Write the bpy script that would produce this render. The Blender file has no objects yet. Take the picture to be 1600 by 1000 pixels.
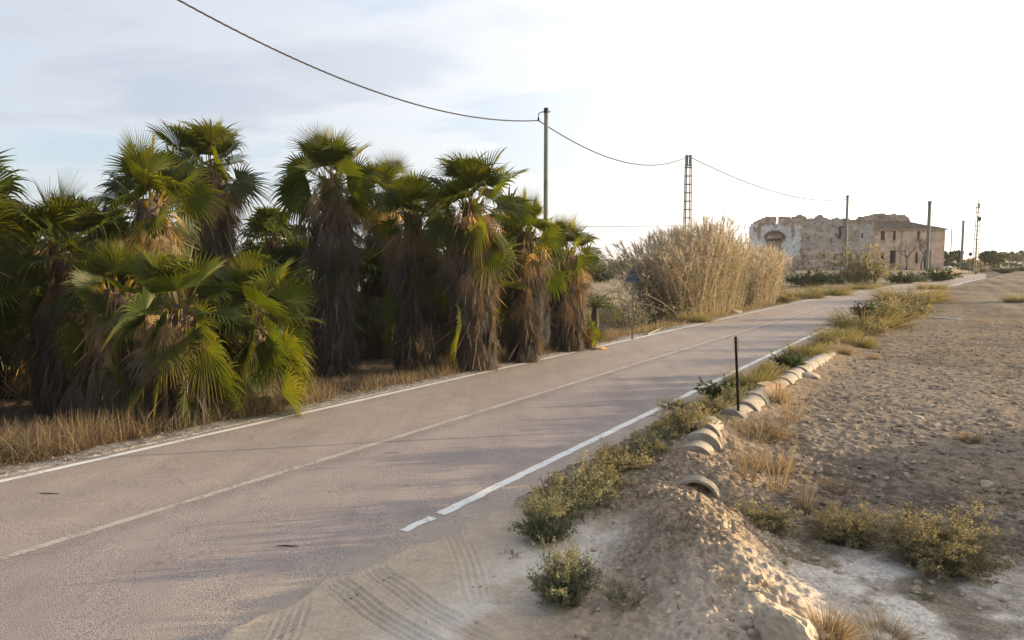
import bpy, math, random
import numpy as np
from mathutils import Vector, Matrix

PI = math.pi
rad = math.radians
scene = bpy.context.scene
COL = scene.collection
nr = np.random.RandomState

# ------------------------------------------------------------------ camera
F = 1150.0
CAM_H = 2.6
PITCH = math.atan(95 / F)
cam_d = bpy.data.cameras.new("camera")
cam_d.sensor_width = 36
cam_d.lens = 36 * F / 1600
cam_d.clip_start = 0.05
cam_d.clip_end = 20000
cam = bpy.data.objects.new("camera", cam_d)
COL.objects.link(cam)
cam.location = (0, 0, CAM_H)
cam.rotation_euler = (PI / 2 - PITCH, 0, 0)
scene.camera = cam

# ------------------------------------------------------------------ noise
def _h(ix, iy, seed):
    n = (ix.astype(np.int64) * 374761393 + iy.astype(np.int64) * 668265263 + seed * 1442695041) & 0xFFFFFFFF
    n = ((n ^ (n >> 13)) * 1274126177) & 0xFFFFFFFF
    n = n ^ (n >> 16)
    return (n & 0xFFFFFF) / float(0xFFFFFF)

def vnoise(x, y, seed=0):
    x = np.asarray(x, float); y = np.asarray(y, float)
    ix = np.floor(x); iy = np.floor(y)
    fx = x - ix; fy = y - iy
    fx = fx * fx * (3 - 2 * fx); fy = fy * fy * (3 - 2 * fy)
    a = _h(ix, iy, seed); b = _h(ix + 1, iy, seed); c = _h(ix, iy + 1, seed); d = _h(ix + 1, iy + 1, seed)
    return (a * (1 - fx) + b * fx) * (1 - fy) + (c * (1 - fx) + d * fx) * fy

def fbm(x, y, seed=0, oct=4, gain=0.5):
    r = 0; a = 1; t = 0
    for o in range(oct):
        r = r + a * vnoise(x * 2 ** o + 17.3 * o, y * 2 ** o - 9.1 * o, seed + o); t += a; a *= gain
    return r / t

def sst(a, b, x):
    t = np.clip((np.asarray(x, float) - a) / (b - a), 0, 1)
    return t * t * (3 - 2 * t)

# ------------------------------------------------------------------ place frame: s along the road, l across it
TH = rad(31.2)
ST, CT = math.sin(TH), math.cos(TH)
def to_sl(x, y):
    return x * ST + y * CT, x * CT - y * ST
def to_xy(s, l):
    return s * ST + l * CT, s * CT - l * ST

_ss = np.linspace(-80, 1200, 2561)
_c = np.interp(_ss, [-80, -30, 0, 20, 45, 58, 70, 91, 120, 161, 252, 400, 1200],
               [-6.9, -6.9, -7.0, -7.15, -7.2, -6.9, -6.0, -3.35, .2, 4.5, 14.2, 30, 115])
_k = np.ones(21) / 21
_c[10:-10] = np.convolve(_c, _k, 'valid')
def cen(s): return np.interp(s, _ss, _c)
_z = np.interp(_ss, [-80, 0, 20, 40, 55, 70, 90, 110, 150, 1200], [0, 0, -.18, -.36, -.44, -.42, -.30, -.17, -.1, -.1])
_k = np.ones(15) / 15
_z[7:-7] = np.convolve(_z, _k, 'valid')
def zroad(s): return np.interp(s, _ss, _z)
HW = 2.55

def seg_dist(x, y, pts):
    """distance to a polyline and the signed side / the parameter along it"""
    best = np.full(np.shape(x), 1e9); sg = np.zeros(np.shape(x)); al = np.zeros(np.shape(x)); acc = 0
    for (x0, y0), (x1, y1) in zip(pts[:-1], pts[1:]):
        dx, dy = x1 - x0, y1 - y0; L = math.hypot(dx, dy)
        t = np.clip(((x - x0) * dx + (y - y0) * dy) / (L * L), 0, 1)
        d = np.hypot(x - x0 - t * dx, y - y0 - t * dy)
        m = d < best
        best = np.where(m, d, best)
        sg = np.where(m, np.sign((x - x0) * dy - (y - y0) * dx), sg)
        al = np.where(m, acc + t * L, al)
        acc += L
    return best, sg, al

RIDGE = [(2.55, 10.4), (2.2, 8.6), (1.75, 7.55), (1.64, 6.8), (1.62, 6.0), (1.60, 4.9), (1.5, 3.0)]
PIPES_END = None

def h_smooth(x, y):
    s, l = to_sl(x, y)
    z = zroad(s)
    e = l - cen(s)
    # right verge: a low bank that carries the buried pipe
    pk = np.exp(-((l + 3.2) / .55) ** 2) * (sst(8.5, 11, s) * (1 - sst(24, 30, s))) * .16
    z = z + pk
    d, _, al = seg_dist(x, y, RIDGE)
    hh = np.interp(al, [0, 1.4, 1.83, 2.25, 2.97, 3.73, 4.53, 5.6, 7.5], [.10, .18, .25, .20, .28, .42, .41, .28, .12])
    z = z + hh * np.exp(-(d / .60) ** 2)
    z = z - .46 * np.exp(-(np.hypot((x - 2.10) * .95, (y - 7.55) * .85) / .30) ** 2)
    # bank right of the mound
    z = z + .06 * sst(-2.5, 2, l) * sst(4, 9, s)
    # bank added out of view on the right to shade the foreground
    db, _, _ = seg_dist(x, y, [(5.6, 2.0), (7.0, 5.0), (8.6, 8.0), (10.4, 11.0)])
    z = z + .72 * np.exp(-(db / .75) ** 2) * (.8 + .5 * vnoise(x * .9, y * .9, 7))
    # field rises very gently to the right
    z = z + .012 * np.clip(l - 1, 0, 60) * sst(10, 40, s)
    # shallow ditch left of the road
    z = z - .22 * sst(-HW - .7, -HW - 1.9, e) * (1 - .6 * sst(25, 60, s))
    # raised ground under the old houses
    m = sst(-HW - .3, -HW - 2.2, e) * sst(101, 108, y) * sst(28, 44, x) * (1 - sst(150, 190, s))
    z = z + 1.08 * m
    return z

def ray(u, v):
    x = (u - 800) / F; yy = (500 - v) / F
    return np.array([x, math.cos(PITCH) + yy * math.sin(PITCH), -math.sin(PITCH) + yy * math.cos(PITCH)])

_tt = np.geomspace(3, 1200, 6000)
def hit(u, v):
    q = ray(u, v)[None] * _tt[:, None]
    zz = CAM_H + q[:, 2] - h_smooth(q[:, 0], q[:, 1])
    i = int(np.argmax(zz < 0)) if (zz < 0).any() else len(_tt) - 1
    return Vector((q[i, 0], q[i, 1], CAM_H + q[i, 2]))
def at(u, v, Y):
    r = ray(u, v); t = Y / r[1]
    return Vector((r[0] * t, Y, CAM_H + r[2] * t))
def gz(x, y): return float(h_smooth(np.array([x]), np.array([y]))[0])

# ------------------------------------------------------------------ mesh builder
class Geo:
    def __init__(self): self.V = []; self.F = []; self.T = []; self.n = 0
    def add(self, v, f, t=0.5):
        v = np.asarray(v, float).reshape(-1, 3)
        self.V.append(v)
        self.F.append(np.asarray(f, np.int64) + self.n)
        self.T.append(np.full(len(v), t, float) if np.isscalar(t) else np.asarray(t, float).ravel())
        self.n += len(v)
        return self
    def merge(self, g, M=None, tint=None):
        for v, t in zip([np.concatenate(g.V)], [np.concatenate(g.T)]):
            if M is not None:
                A = np.array(M); v = v @ A[:3, :3].T + A[:3, 3]
            self.V.append(v); self.T.append(t if tint is None else np.full(len(v), tint))
            for f in g.F: self.F.append(f + self.n)
            self.n += len(v)
    def mesh(self, name, mat, smooth=False, col=None):
        me = bpy.data.meshes.new(name)
        V = np.concatenate(self.V)
        me.vertices.add(len(V)); me.vertices.foreach_set("co", V.astype(np.float32).ravel())
        loops = np.concatenate([f.ravel() for f in self.F])
        sizes = np.concatenate([np.full(len(f), f.shape[1]) for f in self.F])
        starts = np.concatenate([[0], np.cumsum(sizes)[:-1]])
        me.loops.add(len(loops)); me.loops.foreach_set("vertex_index", loops.astype(np.int32))
        me.polygons.add(len(sizes)); me.polygons.foreach_set("loop_start", starts.astype(np.int32))
        me.polygons.foreach_set("loop_total", sizes.astype(np.int32))
        me.polygons.foreach_set("use_smooth", np.full(len(sizes), smooth))
        a = me.attributes.new("tint", 'FLOAT', 'POINT')
        a.data.foreach_set("value", np.concatenate(self.T).astype(np.float32))
        if col is not None:
            c = me.attributes.new("Col", 'FLOAT_COLOR', 'POINT')
            c.data.foreach_set("color", np.concatenate([col, np.ones((len(col), 1))], 1).astype(np.float32).ravel())
        me.materials.append(mat)
        me.update(calc_edges=True)
        return me
    def build(self, name, mat, parent=None, smooth=False, col=None, loc=None):
        return link(name, self.mesh(name, mat, smooth, col), parent, loc)

def link(name, me, parent=None, loc=None):
    o = bpy.data.objects.new(name, me); COL.objects.link(o)
    if parent is not None: o.parent = parent
    if loc is not None: o.location = loc
    return o
def thing(name, label, cat, loc=(0, 0, 0), group=None, rz=0):
    o = bpy.data.objects.new(name, None); COL.objects.link(o)
    o.empty_display_size = .2
    o.location = loc; o.rotation_euler = (0, 0, rz)
    return tag(o, label, cat, group)
def tag(o, label, cat=None, group=None, kind=None):
    if label: o["label"] = label
    if cat: o["category"] = cat
    if group: o["group"] = group
    if kind: o["kind"] = kind
    return o

def tube(g, pts, radii, n=6, t=0.5, cap=True):
    P = np.asarray([tuple(p) for p in pts], float); m = len(P)
    if np.isscalar(radii): radii = [radii] * m
    T = np.gradient(P, axis=0); T /= np.linalg.norm(T, axis=1)[:, None] + 1e-9
    ref = np.array([0, 0, 1.]) if abs(T[:, 2]).mean() < .9 else np.array([1., 0, 0])
    A = np.cross(T, ref); A /= np.linalg.norm(A, axis=1)[:, None] + 1e-9
    B = np.cross(T, A)
    ang = np.arange(n) * 2 * PI / n
    R = np.asarray(radii, float)[:, None, None]
    V = P[:, None] + R * (np.cos(ang)[None, :, None] * A[:, None] + np.sin(ang)[None, :, None] * B[:, None])
    i, j = np.meshgrid(np.arange(m - 1), np.arange(n), indexing='ij'); j2 = (j + 1) % n
    f = np.stack([i * n + j, i * n + j2, (i + 1) * n + j2, (i + 1) * n + j], -1).reshape(-1, 4)
    if not np.isscalar(t): t = np.repeat(np.asarray(t), n)
    g.add(V.reshape(-1, 3), f, t)
    if cap:
        b = g.n - m * n
        g.F.append(np.array([[b + k for k in range(n)][::-1]])); g.F.append(np.array([[b + (m - 1) * n + k for k in range(n)]]))

def box(g, c, size, M=None, t=.5):
    sx, sy, sz = [q / 2 for q in size]
    v = np.array([[x, y, z] for x in (-sx, sx) for y in (-sy, sy) for z in (-sz, sz)])
    if M is not None: v = v @ np.array(M)[:3, :3].T
    v = v + np.array(c)
    g.add(v, [[0, 1, 3, 2], [4, 6, 7, 5], [0, 4, 5, 1], [2, 3, 7, 6], [0, 2, 6, 4], [1, 5, 7, 3]], t)

def bar(g, a, b, w, d=None, t=.5):
    """a flat-sided bar between two points"""
    a = Vector(a); b = Vector(b); q = (b - a).to_track_quat('Z', 'Y').to_matrix().to_4x4()
    box(g, (a + b) / 2, (w, d or w, (b - a).length), q, t)

def strips(g, P, W, side, t):
    """many ribbons at once: P (N,K,3) centre lines, W (N,K) half widths, side (N,3) or (N,K,3)"""
    N, K = P.shape[:2]
    if side.ndim == 2: side = np.repeat(side[:, None], K, 1)
    V = np.stack([P - side * W[..., None], P + side * W[..., None]], 2)      # N,K,2,3
    n, k = np.meshgrid(np.arange(N), np.arange(K - 1), indexing='ij')
    b = (n * K + k) * 2
    f = np.stack([b, b + 1, b + 3, b + 2], -1).reshape(-1, 4)
    if np.ndim(t) == 1: t = np.repeat(t[:, None], K, 1)
    t = np.repeat(np.asarray(t)[..., None], 2, 2) if np.ndim(t) == 2 else t
    g.add(V.reshape(-1, 3), f, t)

# ------------------------------------------------------------------ materials
def new_mat(name):
    m = bpy.data.materials.new(name); m.use_nodes = True
    nt = m.node_tree; nt.nodes.clear()
    return m, nt, nt.nodes.new("ShaderNodeOutputMaterial")
def N(nt, typ, **kw):
    n = nt.nodes.new("ShaderNode" + typ)
    for k, v in kw.items():
        if k in n.inputs: n.inputs[k].default_value = v
        else: setattr(n, k, v)
    return n
def L(nt, a, b): nt.links.new(a, b)
def ramp(nt, fac, stops):
    r = N(nt, "ValToRGB"); e = r.color_ramp.elements
    while len(e) < len(stops): e.new(.5)
    for k, (p, c) in enumerate(stops):
        e[k].position = p; e[k].color = (*c, 1) if len(c) == 3 else c
    L(nt, fac, r.inputs[0]); return r.outputs[0]
def mix(nt, a, b, fac, typ='MIX'):
    m = N(nt, "MixRGB", blend_type=typ)
    for s, v in ((m.inputs[0], fac), (m.inputs[1], a), (m.inputs[2], b)):
        if hasattr(v, 'is_linked'): L(nt, v, s)
        else: s.default_value = v if not isinstance(v, tuple) else (*v, 1)
    return m.outputs[0]
def noise(nt, scale, detail=4, rough=.55, vec=None, obj=True):
    n = N(nt, "TexNoise", Scale=scale, Detail=detail, Roughness=rough)
    if vec is None:
        tc = N(nt, "TexCoord"); vec = tc.outputs["Object"] if obj else tc.outputs["Generated"]
    L(nt, vec, n.inputs["Vector"]); return n.outputs["Fac"]
def attr(nt, name): return N(nt, "Attribute", attribute_name=name)
def mathn(nt, op, a, b=0.5):
    m = N(nt, "Math", operation=op)
    for s, v in ((m.inputs[0], a), (m.inputs[1], b)):
        if hasattr(v, 'is_linked'): L(nt, v, s)
        else: s.default_value = v
    return m.outputs[0]
def bump(nt, h, strength=.5, dist=.02, prev=None):
    b = N(nt, "Bump", Strength=strength, Distance=dist); L(nt, h, b.inputs["Height"])
    if prev is not None: L(nt, prev, b.inputs["Normal"])
    return b.outputs[0]
def princ(nt, out, col, rough=.9, normal=None, metal=0, spec=.2):
    p = N(nt, "BsdfPrincipled", Roughness=rough, Metallic=metal)
    p.inputs["Specular IOR Level"].default_value = spec
    if hasattr(col, 'is_linked'): L(nt, col, p.inputs["Base Color"])
    else: p.inputs["Base Color"].default_value = (*col, 1)
    if normal is not None: L(nt, normal, p.inputs["Normal"])
    L(nt, p.outputs[0], out.inputs[0]); return p

def leaf_mat(name, stops, transl=.4, tcol=(1.25, 1.2, .55), rough=.55, spec=.25, nscale=3.0):
    m, nt, out = new_mat(name)
    a = attr(nt, "tint").outputs["Fac"]
    nz = noise(nt, nscale, 2)
    f = mathn(nt, 'ADD', a, mathn(nt, 'MULTIPLY', mathn(nt, 'SUBTRACT', nz, .5), .35))
    oi = N(nt, "ObjectInfo")
    f = mathn(nt, 'ADD', f, mathn(nt, 'MULTIPLY', mathn(nt, 'SUBTRACT', oi.outputs["Random"], .5), .16))
    c = ramp(nt, f, stops)
    p = princ(nt, out, c, rough, spec=spec)
    t = N(nt, "BsdfTranslucent"); L(nt, mix(nt, c, tcol, 1.0, 'MULTIPLY'), t.inputs[0])
    ms = N(nt, "MixShader", Fac=transl); L(nt, p.outputs[0], ms.inputs[1]); L(nt, t.outputs[0], ms.inputs[2])
    L(nt, ms.outputs[0], out.inputs[0])
    return m

def simple_mat(name, c1, c2, scale=6, rough=.85, bumpd=.01, metal=0, spec=.2, detail=5):
    m, nt, out = new_mat(name)
    n = noise(nt, scale, detail)
    c = ramp(nt, n, [(.3, c1), (.7, c2)])
    princ(nt, out, c, rough, bump(nt, noise(nt, scale * 6, 3), .5, bumpd), metal, spec)
    return m

M = {}
M['frond'] = leaf_mat("palm_leaf", [(0, (.018, .031, .007)), (.35, (.036, .054, .011)), (.62, (.092, .100, .020)), (.85, (.27, .21, .06)), (1, (.34, .24, .10))], .47, (2.7, 2.2, .45), .46, .28)
M['dead'] = leaf_mat("dead_palm_leaf", [(0, (.080, .073, .068)), (.3, (.125, .105, .090)), (.5, (.17, .132, .095)), (.75, (.27, .195, .118)), (1, (.50, .375, .19))], .42, (1.5, 1.2, .65), .8, .1)
M['trunk'] = simple_mat("palm_trunk_bark", (.05, .038, .03), (.13, .10, .08), 9, .95, .03)
M['reed'] = leaf_mat("dry_reed", [(0, (.095, .10, .05)), (.3, (.205, .185, .115)), (.55, (.33, .282, .21)), (.8, (.43, .37, .285)), (1, (.52, .465, .375))], .35, (1.1, 1.0, .8), .8, .1, 1.2)
M['salt'] = leaf_mat("saltbush_leaf", [(0, (.085, .092, .06)), (.4, (.185, .192, .118)), (.75, (.33, .315, .195)), (1, (.44, .38, .24))], .38, (1.2, 1.1, .7), .7, .15)
M['olive'] = leaf_mat("olive_weed_leaf", [(0, (.092, .09, .052)), (.45, (.21, .19, .112)), (.8, (.35, .295, .185)), (1, (.45, .37, .24))], .4, (1.2, 1.1, .6), .7, .15)
M['green'] = leaf_mat("green_shrub_leaf", [(0, (.022, .04, .014)), (.5, (.055, .08, .026)), (1, (.13, .14, .05))], .28, (1.3, 1.2, .6), .6, .2)
M['grass'] = leaf_mat("dry_grass_blade", [(0, (.085, .062, .040)), (.4, (.185, .138, .085)), (.75, (.34, .265, .165)), (1, (.46, .38, .24))], .35, (1.1, 1.0, .8), .85, .1)
M['ygrass'] = leaf_mat("yellow_green_grass_blade", [(0, (.070, .074, .032)), (.45, (.165, .150, .072)), (.8, (.29, .245, .130)), (1, (.40, .33, .20))], .4, (1.2, 1.1, .6), .8, .1)
M['twig'] = simple_mat("twig_bark", (.12, .09, .06), (.24, .19, .13), 20, .9, .003)
M['bark'] = simple_mat("bark", (.06, .05, .04), (.15, .12, .09), 8, .95, .02)
M['concrete'] = simple_mat("pipe_concrete", (.19, .165, .138), (.36, .32, .262), 9, .9, .006)
M['rock'] = simple_mat("rock", (.30, .245, .18), (.46, .38, .28), 6, .95, .012)
M['clod'] = simple_mat("soil_clod", (.13, .103, .08), (.26, .212, .168), 9, 1.0, .012)
M['pole'] = simple_mat("weathered_pole", (.13, .135, .115), (.21, .215, .185), 3, .8, .004)
M['lattice'] = simple_mat("galvanised_steel", (.105, .108, .108), (.175, .178, .178), 4, .6, .001, .3)
M['cable'] = simple_mat("cable_black", (.025, .024, .022), (.06, .055, .05), 8, .6, .001)
M['signback'] = simple_mat("sign_back_aluminium", (.085, .105, .135), (.125, .145, .175), 3, .5, .0005, .5)
M['signpost'] = simple_mat("sign_post_metal", (.16, .155, .12), (.25, .24, .185), 5, .55, .001, .4)
M['blacksteel'] = simple_mat("dark_painted_steel", (.012, .011, .010), (.035, .030, .026), 12, .7, .001)
M['reflector'] = simple_mat("yellow_reflector", (.72, .66, .26), (.82, .78, .48), 20, .4, .0005)
M['plastic'] = simple_mat("black_plastic_scrap", (.012, .012, .013), (.03, .03, .03), 12, .5, .004)
M['brick'] = simple_mat("fired_clay", (.40, .25, .15), (.52, .36, .24), 14, .95, .006)
M['white'] = simple_mat("white_paint_old", (.55, .54, .50), (.72, .71, .67), 10, .7, .002)
M['dark'] = simple_mat("dark_wood", (.035, .028, .022), (.075, .06, .048), 8, .9, .004)
M['shutter'] = simple_mat("grey_brown_shutter", (.10, .085, .07), (.17, .145, .12), 8, .9, .004)

# plaster and stone: colour painted per vertex, broken up by noise
def wall_mat(name):
    m, nt, out = new_mat(name)
    c = attr(nt, "Col").outputs["Color"]
    n = noise(nt, .9, 6, .65)
    c = mix(nt, c, ramp(nt, n, [(.3, (.62, .60, .58)), (.7, (1.18, 1.16, 1.12))]), 1.0, 'MULTIPLY')
    n2 = noise(nt, 5, 5, .7)
    c = mix(nt, c, ramp(nt, n2, [(.35, (.78, .77, .75)), (.65, (1.15, 1.14, 1.12))]), 1.0, 'MULTIPLY')
    princ(nt, out, c, .95, bump(nt, n2, .7, .06))
    return m
M['wall'] = wall_mat("ruin_wall_plaster")

def tile_mat():
    m, nt, out = new_mat("roof_tile")
    n = noise(nt, 1.5, 6, .6)
    c = ramp(nt, n, [(.3, (.095, .070, .052)), (.55, (.165, .122, .090)), (.75, (.23, .17, .12))])
    tc = N(nt, "TexCoord"); w = N(nt, "TexWave", Scale=1.6, wave_profile='SIN', bands_direction='X'); L(nt, tc.outputs["Object"], w.inputs[0])
    princ(nt, out, c, .95, bump(nt, w.outputs["Fac"], .6, .06))
    return m
M['tile'] = tile_mat()

def ground_mat():
    m, nt, out = new_mat("ground_soil")
    c = attr(nt, "Col").outputs["Color"]
    n0 = noise(nt, 7, 6, .7)
    ct = attr(nt, "tint").outputs["Fac"]
    c = mix(nt, c, ramp(nt, n0, [(.34, (.60, .58, .56)), (.5, (1, 1, 1)), (.66, (1.32, 1.30, 1.26))]), ct, 'MULTIPLY')
    n1 = noise(nt, 34, 5, .65)
    c = mix(nt, c, ramp(nt, n1, [(.30, (.45, .43, .41)), (.5, (1, 1, 1)), (.68, (1.5, 1.47, 1.42))]), ct, 'MULTIPLY')
    n2 = noise(nt, 190, 3, .6)
    c = mix(nt, c, ramp(nt, n2, [(.3, (.72, .71, .70)), (.7, (1.25, 1.24, 1.22))]), 1.0, 'MULTIPLY')
    v = N(nt, "TexVoronoi", Scale=55.0); tc = N(nt, "TexCoord"); L(nt, tc.outputs["Object"], v.inputs["Vector"])
    peb = ramp(nt, v.outputs["Distance"], [(.0, (1, 1, 1)), (.45, (0, 0, 0))])
    b = bump(nt, mathn(nt, 'MULTIPLY', peb, ct), .35, .012)
    b = bump(nt, mathn(nt, 'MULTIPLY', n1, ct), .7, .022, b)
    b = bump(nt, n2, .5, .006, b)
    princ(nt, out, c, 1.0, b, spec=.05)
    return m
M['ground'] = ground_mat()

def road_mat():
    m, nt, out = new_mat("old_asphalt")
    lat = attr(nt, "lat").outputs["Fac"]
    fine = noise(nt, 120, 2, .5)
    mid = noise(nt, 2.2, 6, .6)
    # long stains drawn out along the driving direction
    mp = N(nt, "Mapping"); tc = N(nt, "TexCoord"); L(nt, tc.outputs["Object"], mp.inputs[0])
    mp.inputs["Rotation"].default_value = (0, 0, TH); mp.inputs["Scale"].default_value = (1.4, .10, 1)
    streak = noise(nt, 1.3, 6, .6, mp.outputs[0])
    c = ramp(nt, mid, [(.3, (.248, .214, .200)), (.5, (.270, .234, .218)), (.72, (.296, .257, .239))])
    # the far lane is more yellow, the near one redder and greyer
    c = mix(nt, c, ramp(nt, mathn(nt, 'ADD', mathn(nt, 'MULTIPLY', lat, .18), .5), [(.0, (1.06, 1.02, .96)), (.47, (1.05, 1.01, .96)), (.53, (.98, .96, .97)), (1, (1.0, .985, .985))]), 1.0, 'MULTIPLY')
    c = mix(nt, c, ramp(nt, streak, [(.3, (.80, .79, .81)), (.52, (1, 1, 1)), (.75, (1.06, 1.06, 1.05))]), .7, 'MULTIPLY')
    # wheel tracks polished a little paler
    wt = ramp(nt, mathn(nt, 'ABSOLUTE', mathn(nt, 'SUBTRACT', mathn(nt, 'ABSOLUTE', mathn(nt, 'SUBTRACT', mathn(nt, 'ABSOLUTE', lat), 1.25)), .7)), [(.0, (1.07, 1.06, 1.06)), (.35, (1, 1, 1)), (.7, (.95, .95, .95))])
    c = mix(nt, c, wt, .8, 'MULTIPLY')
    # dark seam beside the centre line and dust on the edges
    seam = ramp(nt, mathn(nt, 'ABSOLUTE', mathn(nt, 'SUBTRACT', lat, .14)), [(.0, (.80, .79, .80)), (.22, (1, 1, 1))])
    c = mix(nt, c, seam, .7, 'MULTIPLY')
    e = mathn(nt, 'ADD', lat, mathn(nt, 'MULTIPLY', mathn(nt, 'SUBTRACT', mid, .5), 1.6))
    dust = ramp(nt, mathn(nt, 'MULTIPLY', e, .2), [(.44, (0, 0, 0)), (.56, (1, 1, 1))])
    c = mix(nt, c, (.36, .30, .245), mathn(nt, 'MULTIPLY', dust, .75))
    c = mix(nt, c, ramp(nt, fine, [(.30, (.30, .29, .29)), (.5, (1, 1, 1)), (.70, (1.9, 1.86, 1.82))]), .85, 'MULTIPLY')
    n3 = noise(nt, 330, 1)
    c = mix(nt, c, ramp(nt, n3, [(.3, (.7, .7, .7)), (.62, (1, 1, 1)), (.75, (1.5, 1.5, 1.48))]), .6, 'MULTIPLY')
    v = N(nt, "TexVoronoi", Scale=.55, feature='DISTANCE_TO_EDGE')
    wv = N(nt, "VectorMath", operation='ADD'); L(nt, tc.outputs["Object"], wv.inputs[0])
    nn = N(nt, "TexNoise", Scale=1.7, Detail=4.0); L(nt, tc.outputs["Object"], nn.inputs["Vector"])
    L(nt, nn.outputs["Color"], wv.inputs[1]); L(nt, wv.outputs[0], v.inputs["Vector"])
    crack = ramp(nt, v.outputs["Distance"], [(.0, (.55, .53, .52)), (.006, (1, 1, 1))])
    cm = ramp(nt, noise(nt, .35, 2), [(.46, (0, 0, 0)), (.56, (1, 1, 1))])
    c = mix(nt, c, crack, mathn(nt, 'MULTIPLY', cm, .7), 'MULTIPLY')
    princ(nt, out, c, .8, bump(nt, fine, .55, .008), spec=.22)
    return m
M['road'] = road_mat()

def paint_mat(name, base, wear):
    m, nt, out = new_mat(name)
    n = noise(nt, 26, 5, .7); n2 = noise(nt, 2.0, 4)
    f = mathn(nt, 'ADD', n, mathn(nt, 'MULTIPLY', mathn(nt, 'SUBTRACT', n2, .5), .6))
    fac = ramp(nt, f, [(wear - .07, (0, 0, 0)), (wear + .07, (1, 1, 1))])
    c = mix(nt, (.25, .21, .19), base, fac)
    princ(nt, out, c, .7, bump(nt, n, .3, .003))
    return m
M['line'] = paint_mat("road_paint", (.66, .65, .62), .37)
M['oldline'] = paint_mat("worn_road_paint", (.40, .35, .315), .44)
# ------------------------------------------------------------------ light and sky
SUN_AZ, SUN_EL = rad(76), rad(6.5)
SUN_DIR = Vector((math.sin(SUN_AZ) * math.cos(SUN_EL), math.cos(SUN_AZ) * math.cos(SUN_EL), math.sin(SUN_EL)))
sd = bpy.data.lights.new("sun", 'SUN'); sd.energy = 5.0; sd.angle = rad(.6); sd.color = (1.0, .76, .46)
so = bpy.data.objects.new("sun", sd); COL.objects.link(so)
so.rotation_euler = (-SUN_DIR).to_track_quat('-Z', 'Y').to_euler(); so.location = (40, 10, 30)

w = bpy.data.worlds.new("World"); scene.world = w; w.use_nodes = True
nt = w.node_tree; nt.nodes.clear()
wo = nt.nodes.new("ShaderNodeOutputWorld")
sky = N(nt, "TexSky", sky_type='NISHITA'); sky.sun_disc = False
sky.sun_elevation = SUN_EL; sky.sun_rotation = SUN_AZ; sky.air_density = 1.0; sky.dust_density = 1.6; sky.ozone_density = 1.2
tc = N(nt, "TexCoord")
dn = N(nt, "VectorMath", operation='NORMALIZE'); L(nt, tc.outputs["Generated"], dn.inputs[0])
dot = N(nt, "VectorMath", operation='DOT_PRODUCT'); L(nt, dn.outputs[0], dot.inputs[0]); dot.inputs[1].default_value = SUN_DIR
near = mathn(nt, 'POWER', mathn(nt, 'ADD', mathn(nt, 'MULTIPLY', dot.outputs["Value"], .5), .5), 2.6)
sep = N(nt, "SeparateXYZ"); L(nt, dn.outputs[0], sep.inputs[0])
# flat streaky cloud deck: project the direction on a layer overhead
zc = mathn(nt, 'MAXIMUM', sep.outputs[2], .0)
inv = mathn(nt, 'DIVIDE', 1.0, mathn(nt, 'ADD', zc, .10))
cv = N(nt, "CombineXYZ")
L(nt, mathn(nt, 'MULTIPLY', sep.outputs[0], inv), cv.inputs[0]); L(nt, mathn(nt, 'MULTIPLY', sep.outputs[1], inv), cv.inputs[1])
mp = N(nt, "Mapping"); L(nt, cv.outputs[0], mp.inputs[0]); mp.inputs["Scale"].default_value = (.75, 1.15, 1); mp.inputs["Location"].default_value = (3.1, 1.7, 0)
n1 = N(nt, "TexNoise", Scale=.62, Detail=7.0, Roughness=.55, Distortion=.35); L(nt, mp.outputs[0], n1.inputs["Vector"])
cloud = ramp(nt, n1.outputs["Fac"], [(.38, (0, 0, 0)), (.56, (1, 1, 1))])
thick = ramp(nt, n1.outputs["Fac"], [(.50, (1, 1, 1)), (.64, (.72, .76, .825))])
skyc = mix(nt, sky.outputs[0], (.085, .085, .085), 1.0, 'MULTIPLY')
skyc = mix(nt, skyc, (.135, .165, .245), 1.0, 'ADD')
veil = mix(nt, (.32, .345, .385), (1.25, 1.17, 1.03), near)
veil = mix(nt, veil, thick, 1.0, 'MULTIPLY')
cov = mathn(nt, 'MAXIMUM', mathn(nt, 'MULTIPLY', cloud, .85), mathn(nt, 'MINIMUM', mathn(nt, 'MULTIPLY', near, 1.5), 1.0))
skyc = mix(nt, skyc, veil, cov)
bg = N(nt, "Background", Strength=.76); L(nt, skyc, bg.inputs[0]); L(nt, bg.outputs[0], wo.inputs[0])
vs = scene.view_settings
scene.display_settings.display_device = 'sRGB'
vs.view_transform = 'Standard'; vs.look = 'None'; vs.gamma = 1; vs.exposure = 1.42
scene.cycles.max_bounces = 6; scene.cycles.diffuse_bounces = 3; scene.cycles.transmission_bounces = 4; scene.cycles.transparent_max_bounces = 8
scene.cycles.use_denoising = True
scene.cycles.sample_clamp_indirect = 6

# ------------------------------------------------------------------ ground: one sheet out to the horizon
fine_a = np.linspace(rad(-46), rad(52), 900)
coarse = np.linspace(rad(52), rad(360 - 46), 70)[1:-1]
az = np.concatenate([fine_a, coarse])
rr = np.concatenate([np.geomspace(.5, 4, 14)[:-1], np.geomspace(4, 9, 270)[:-1], np.geomspace(9, 40, 290)[:-1], np.geomspace(40, 300, 130)[:-1], np.geomspace(300, 9000, 36)])
A_, R_ = np.meshgrid(az, rr)
gx, gy = R_ * np.sin(A_), R_ * np.cos(A_)
sh = gx.shape
x, y = gx.ravel(), gy.ravel()
s, l = to_sl(x, y); c0 = cen(s); e = l - c0
zb = h_smooth(x, y)
dist = np.hypot(x, y)
near_f = 1 - sst(25, 70, dist)
ridge_d, ridge_s, ridge_al = seg_dist(x, y, RIDGE)
on_ridge = np.exp(-(ridge_d / .75) ** 2)
n_big = fbm(x * .35, y * .35, 3, 4)
n_mid = fbm(x * 1.6, y * 1.6, 11, 4)
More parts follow.
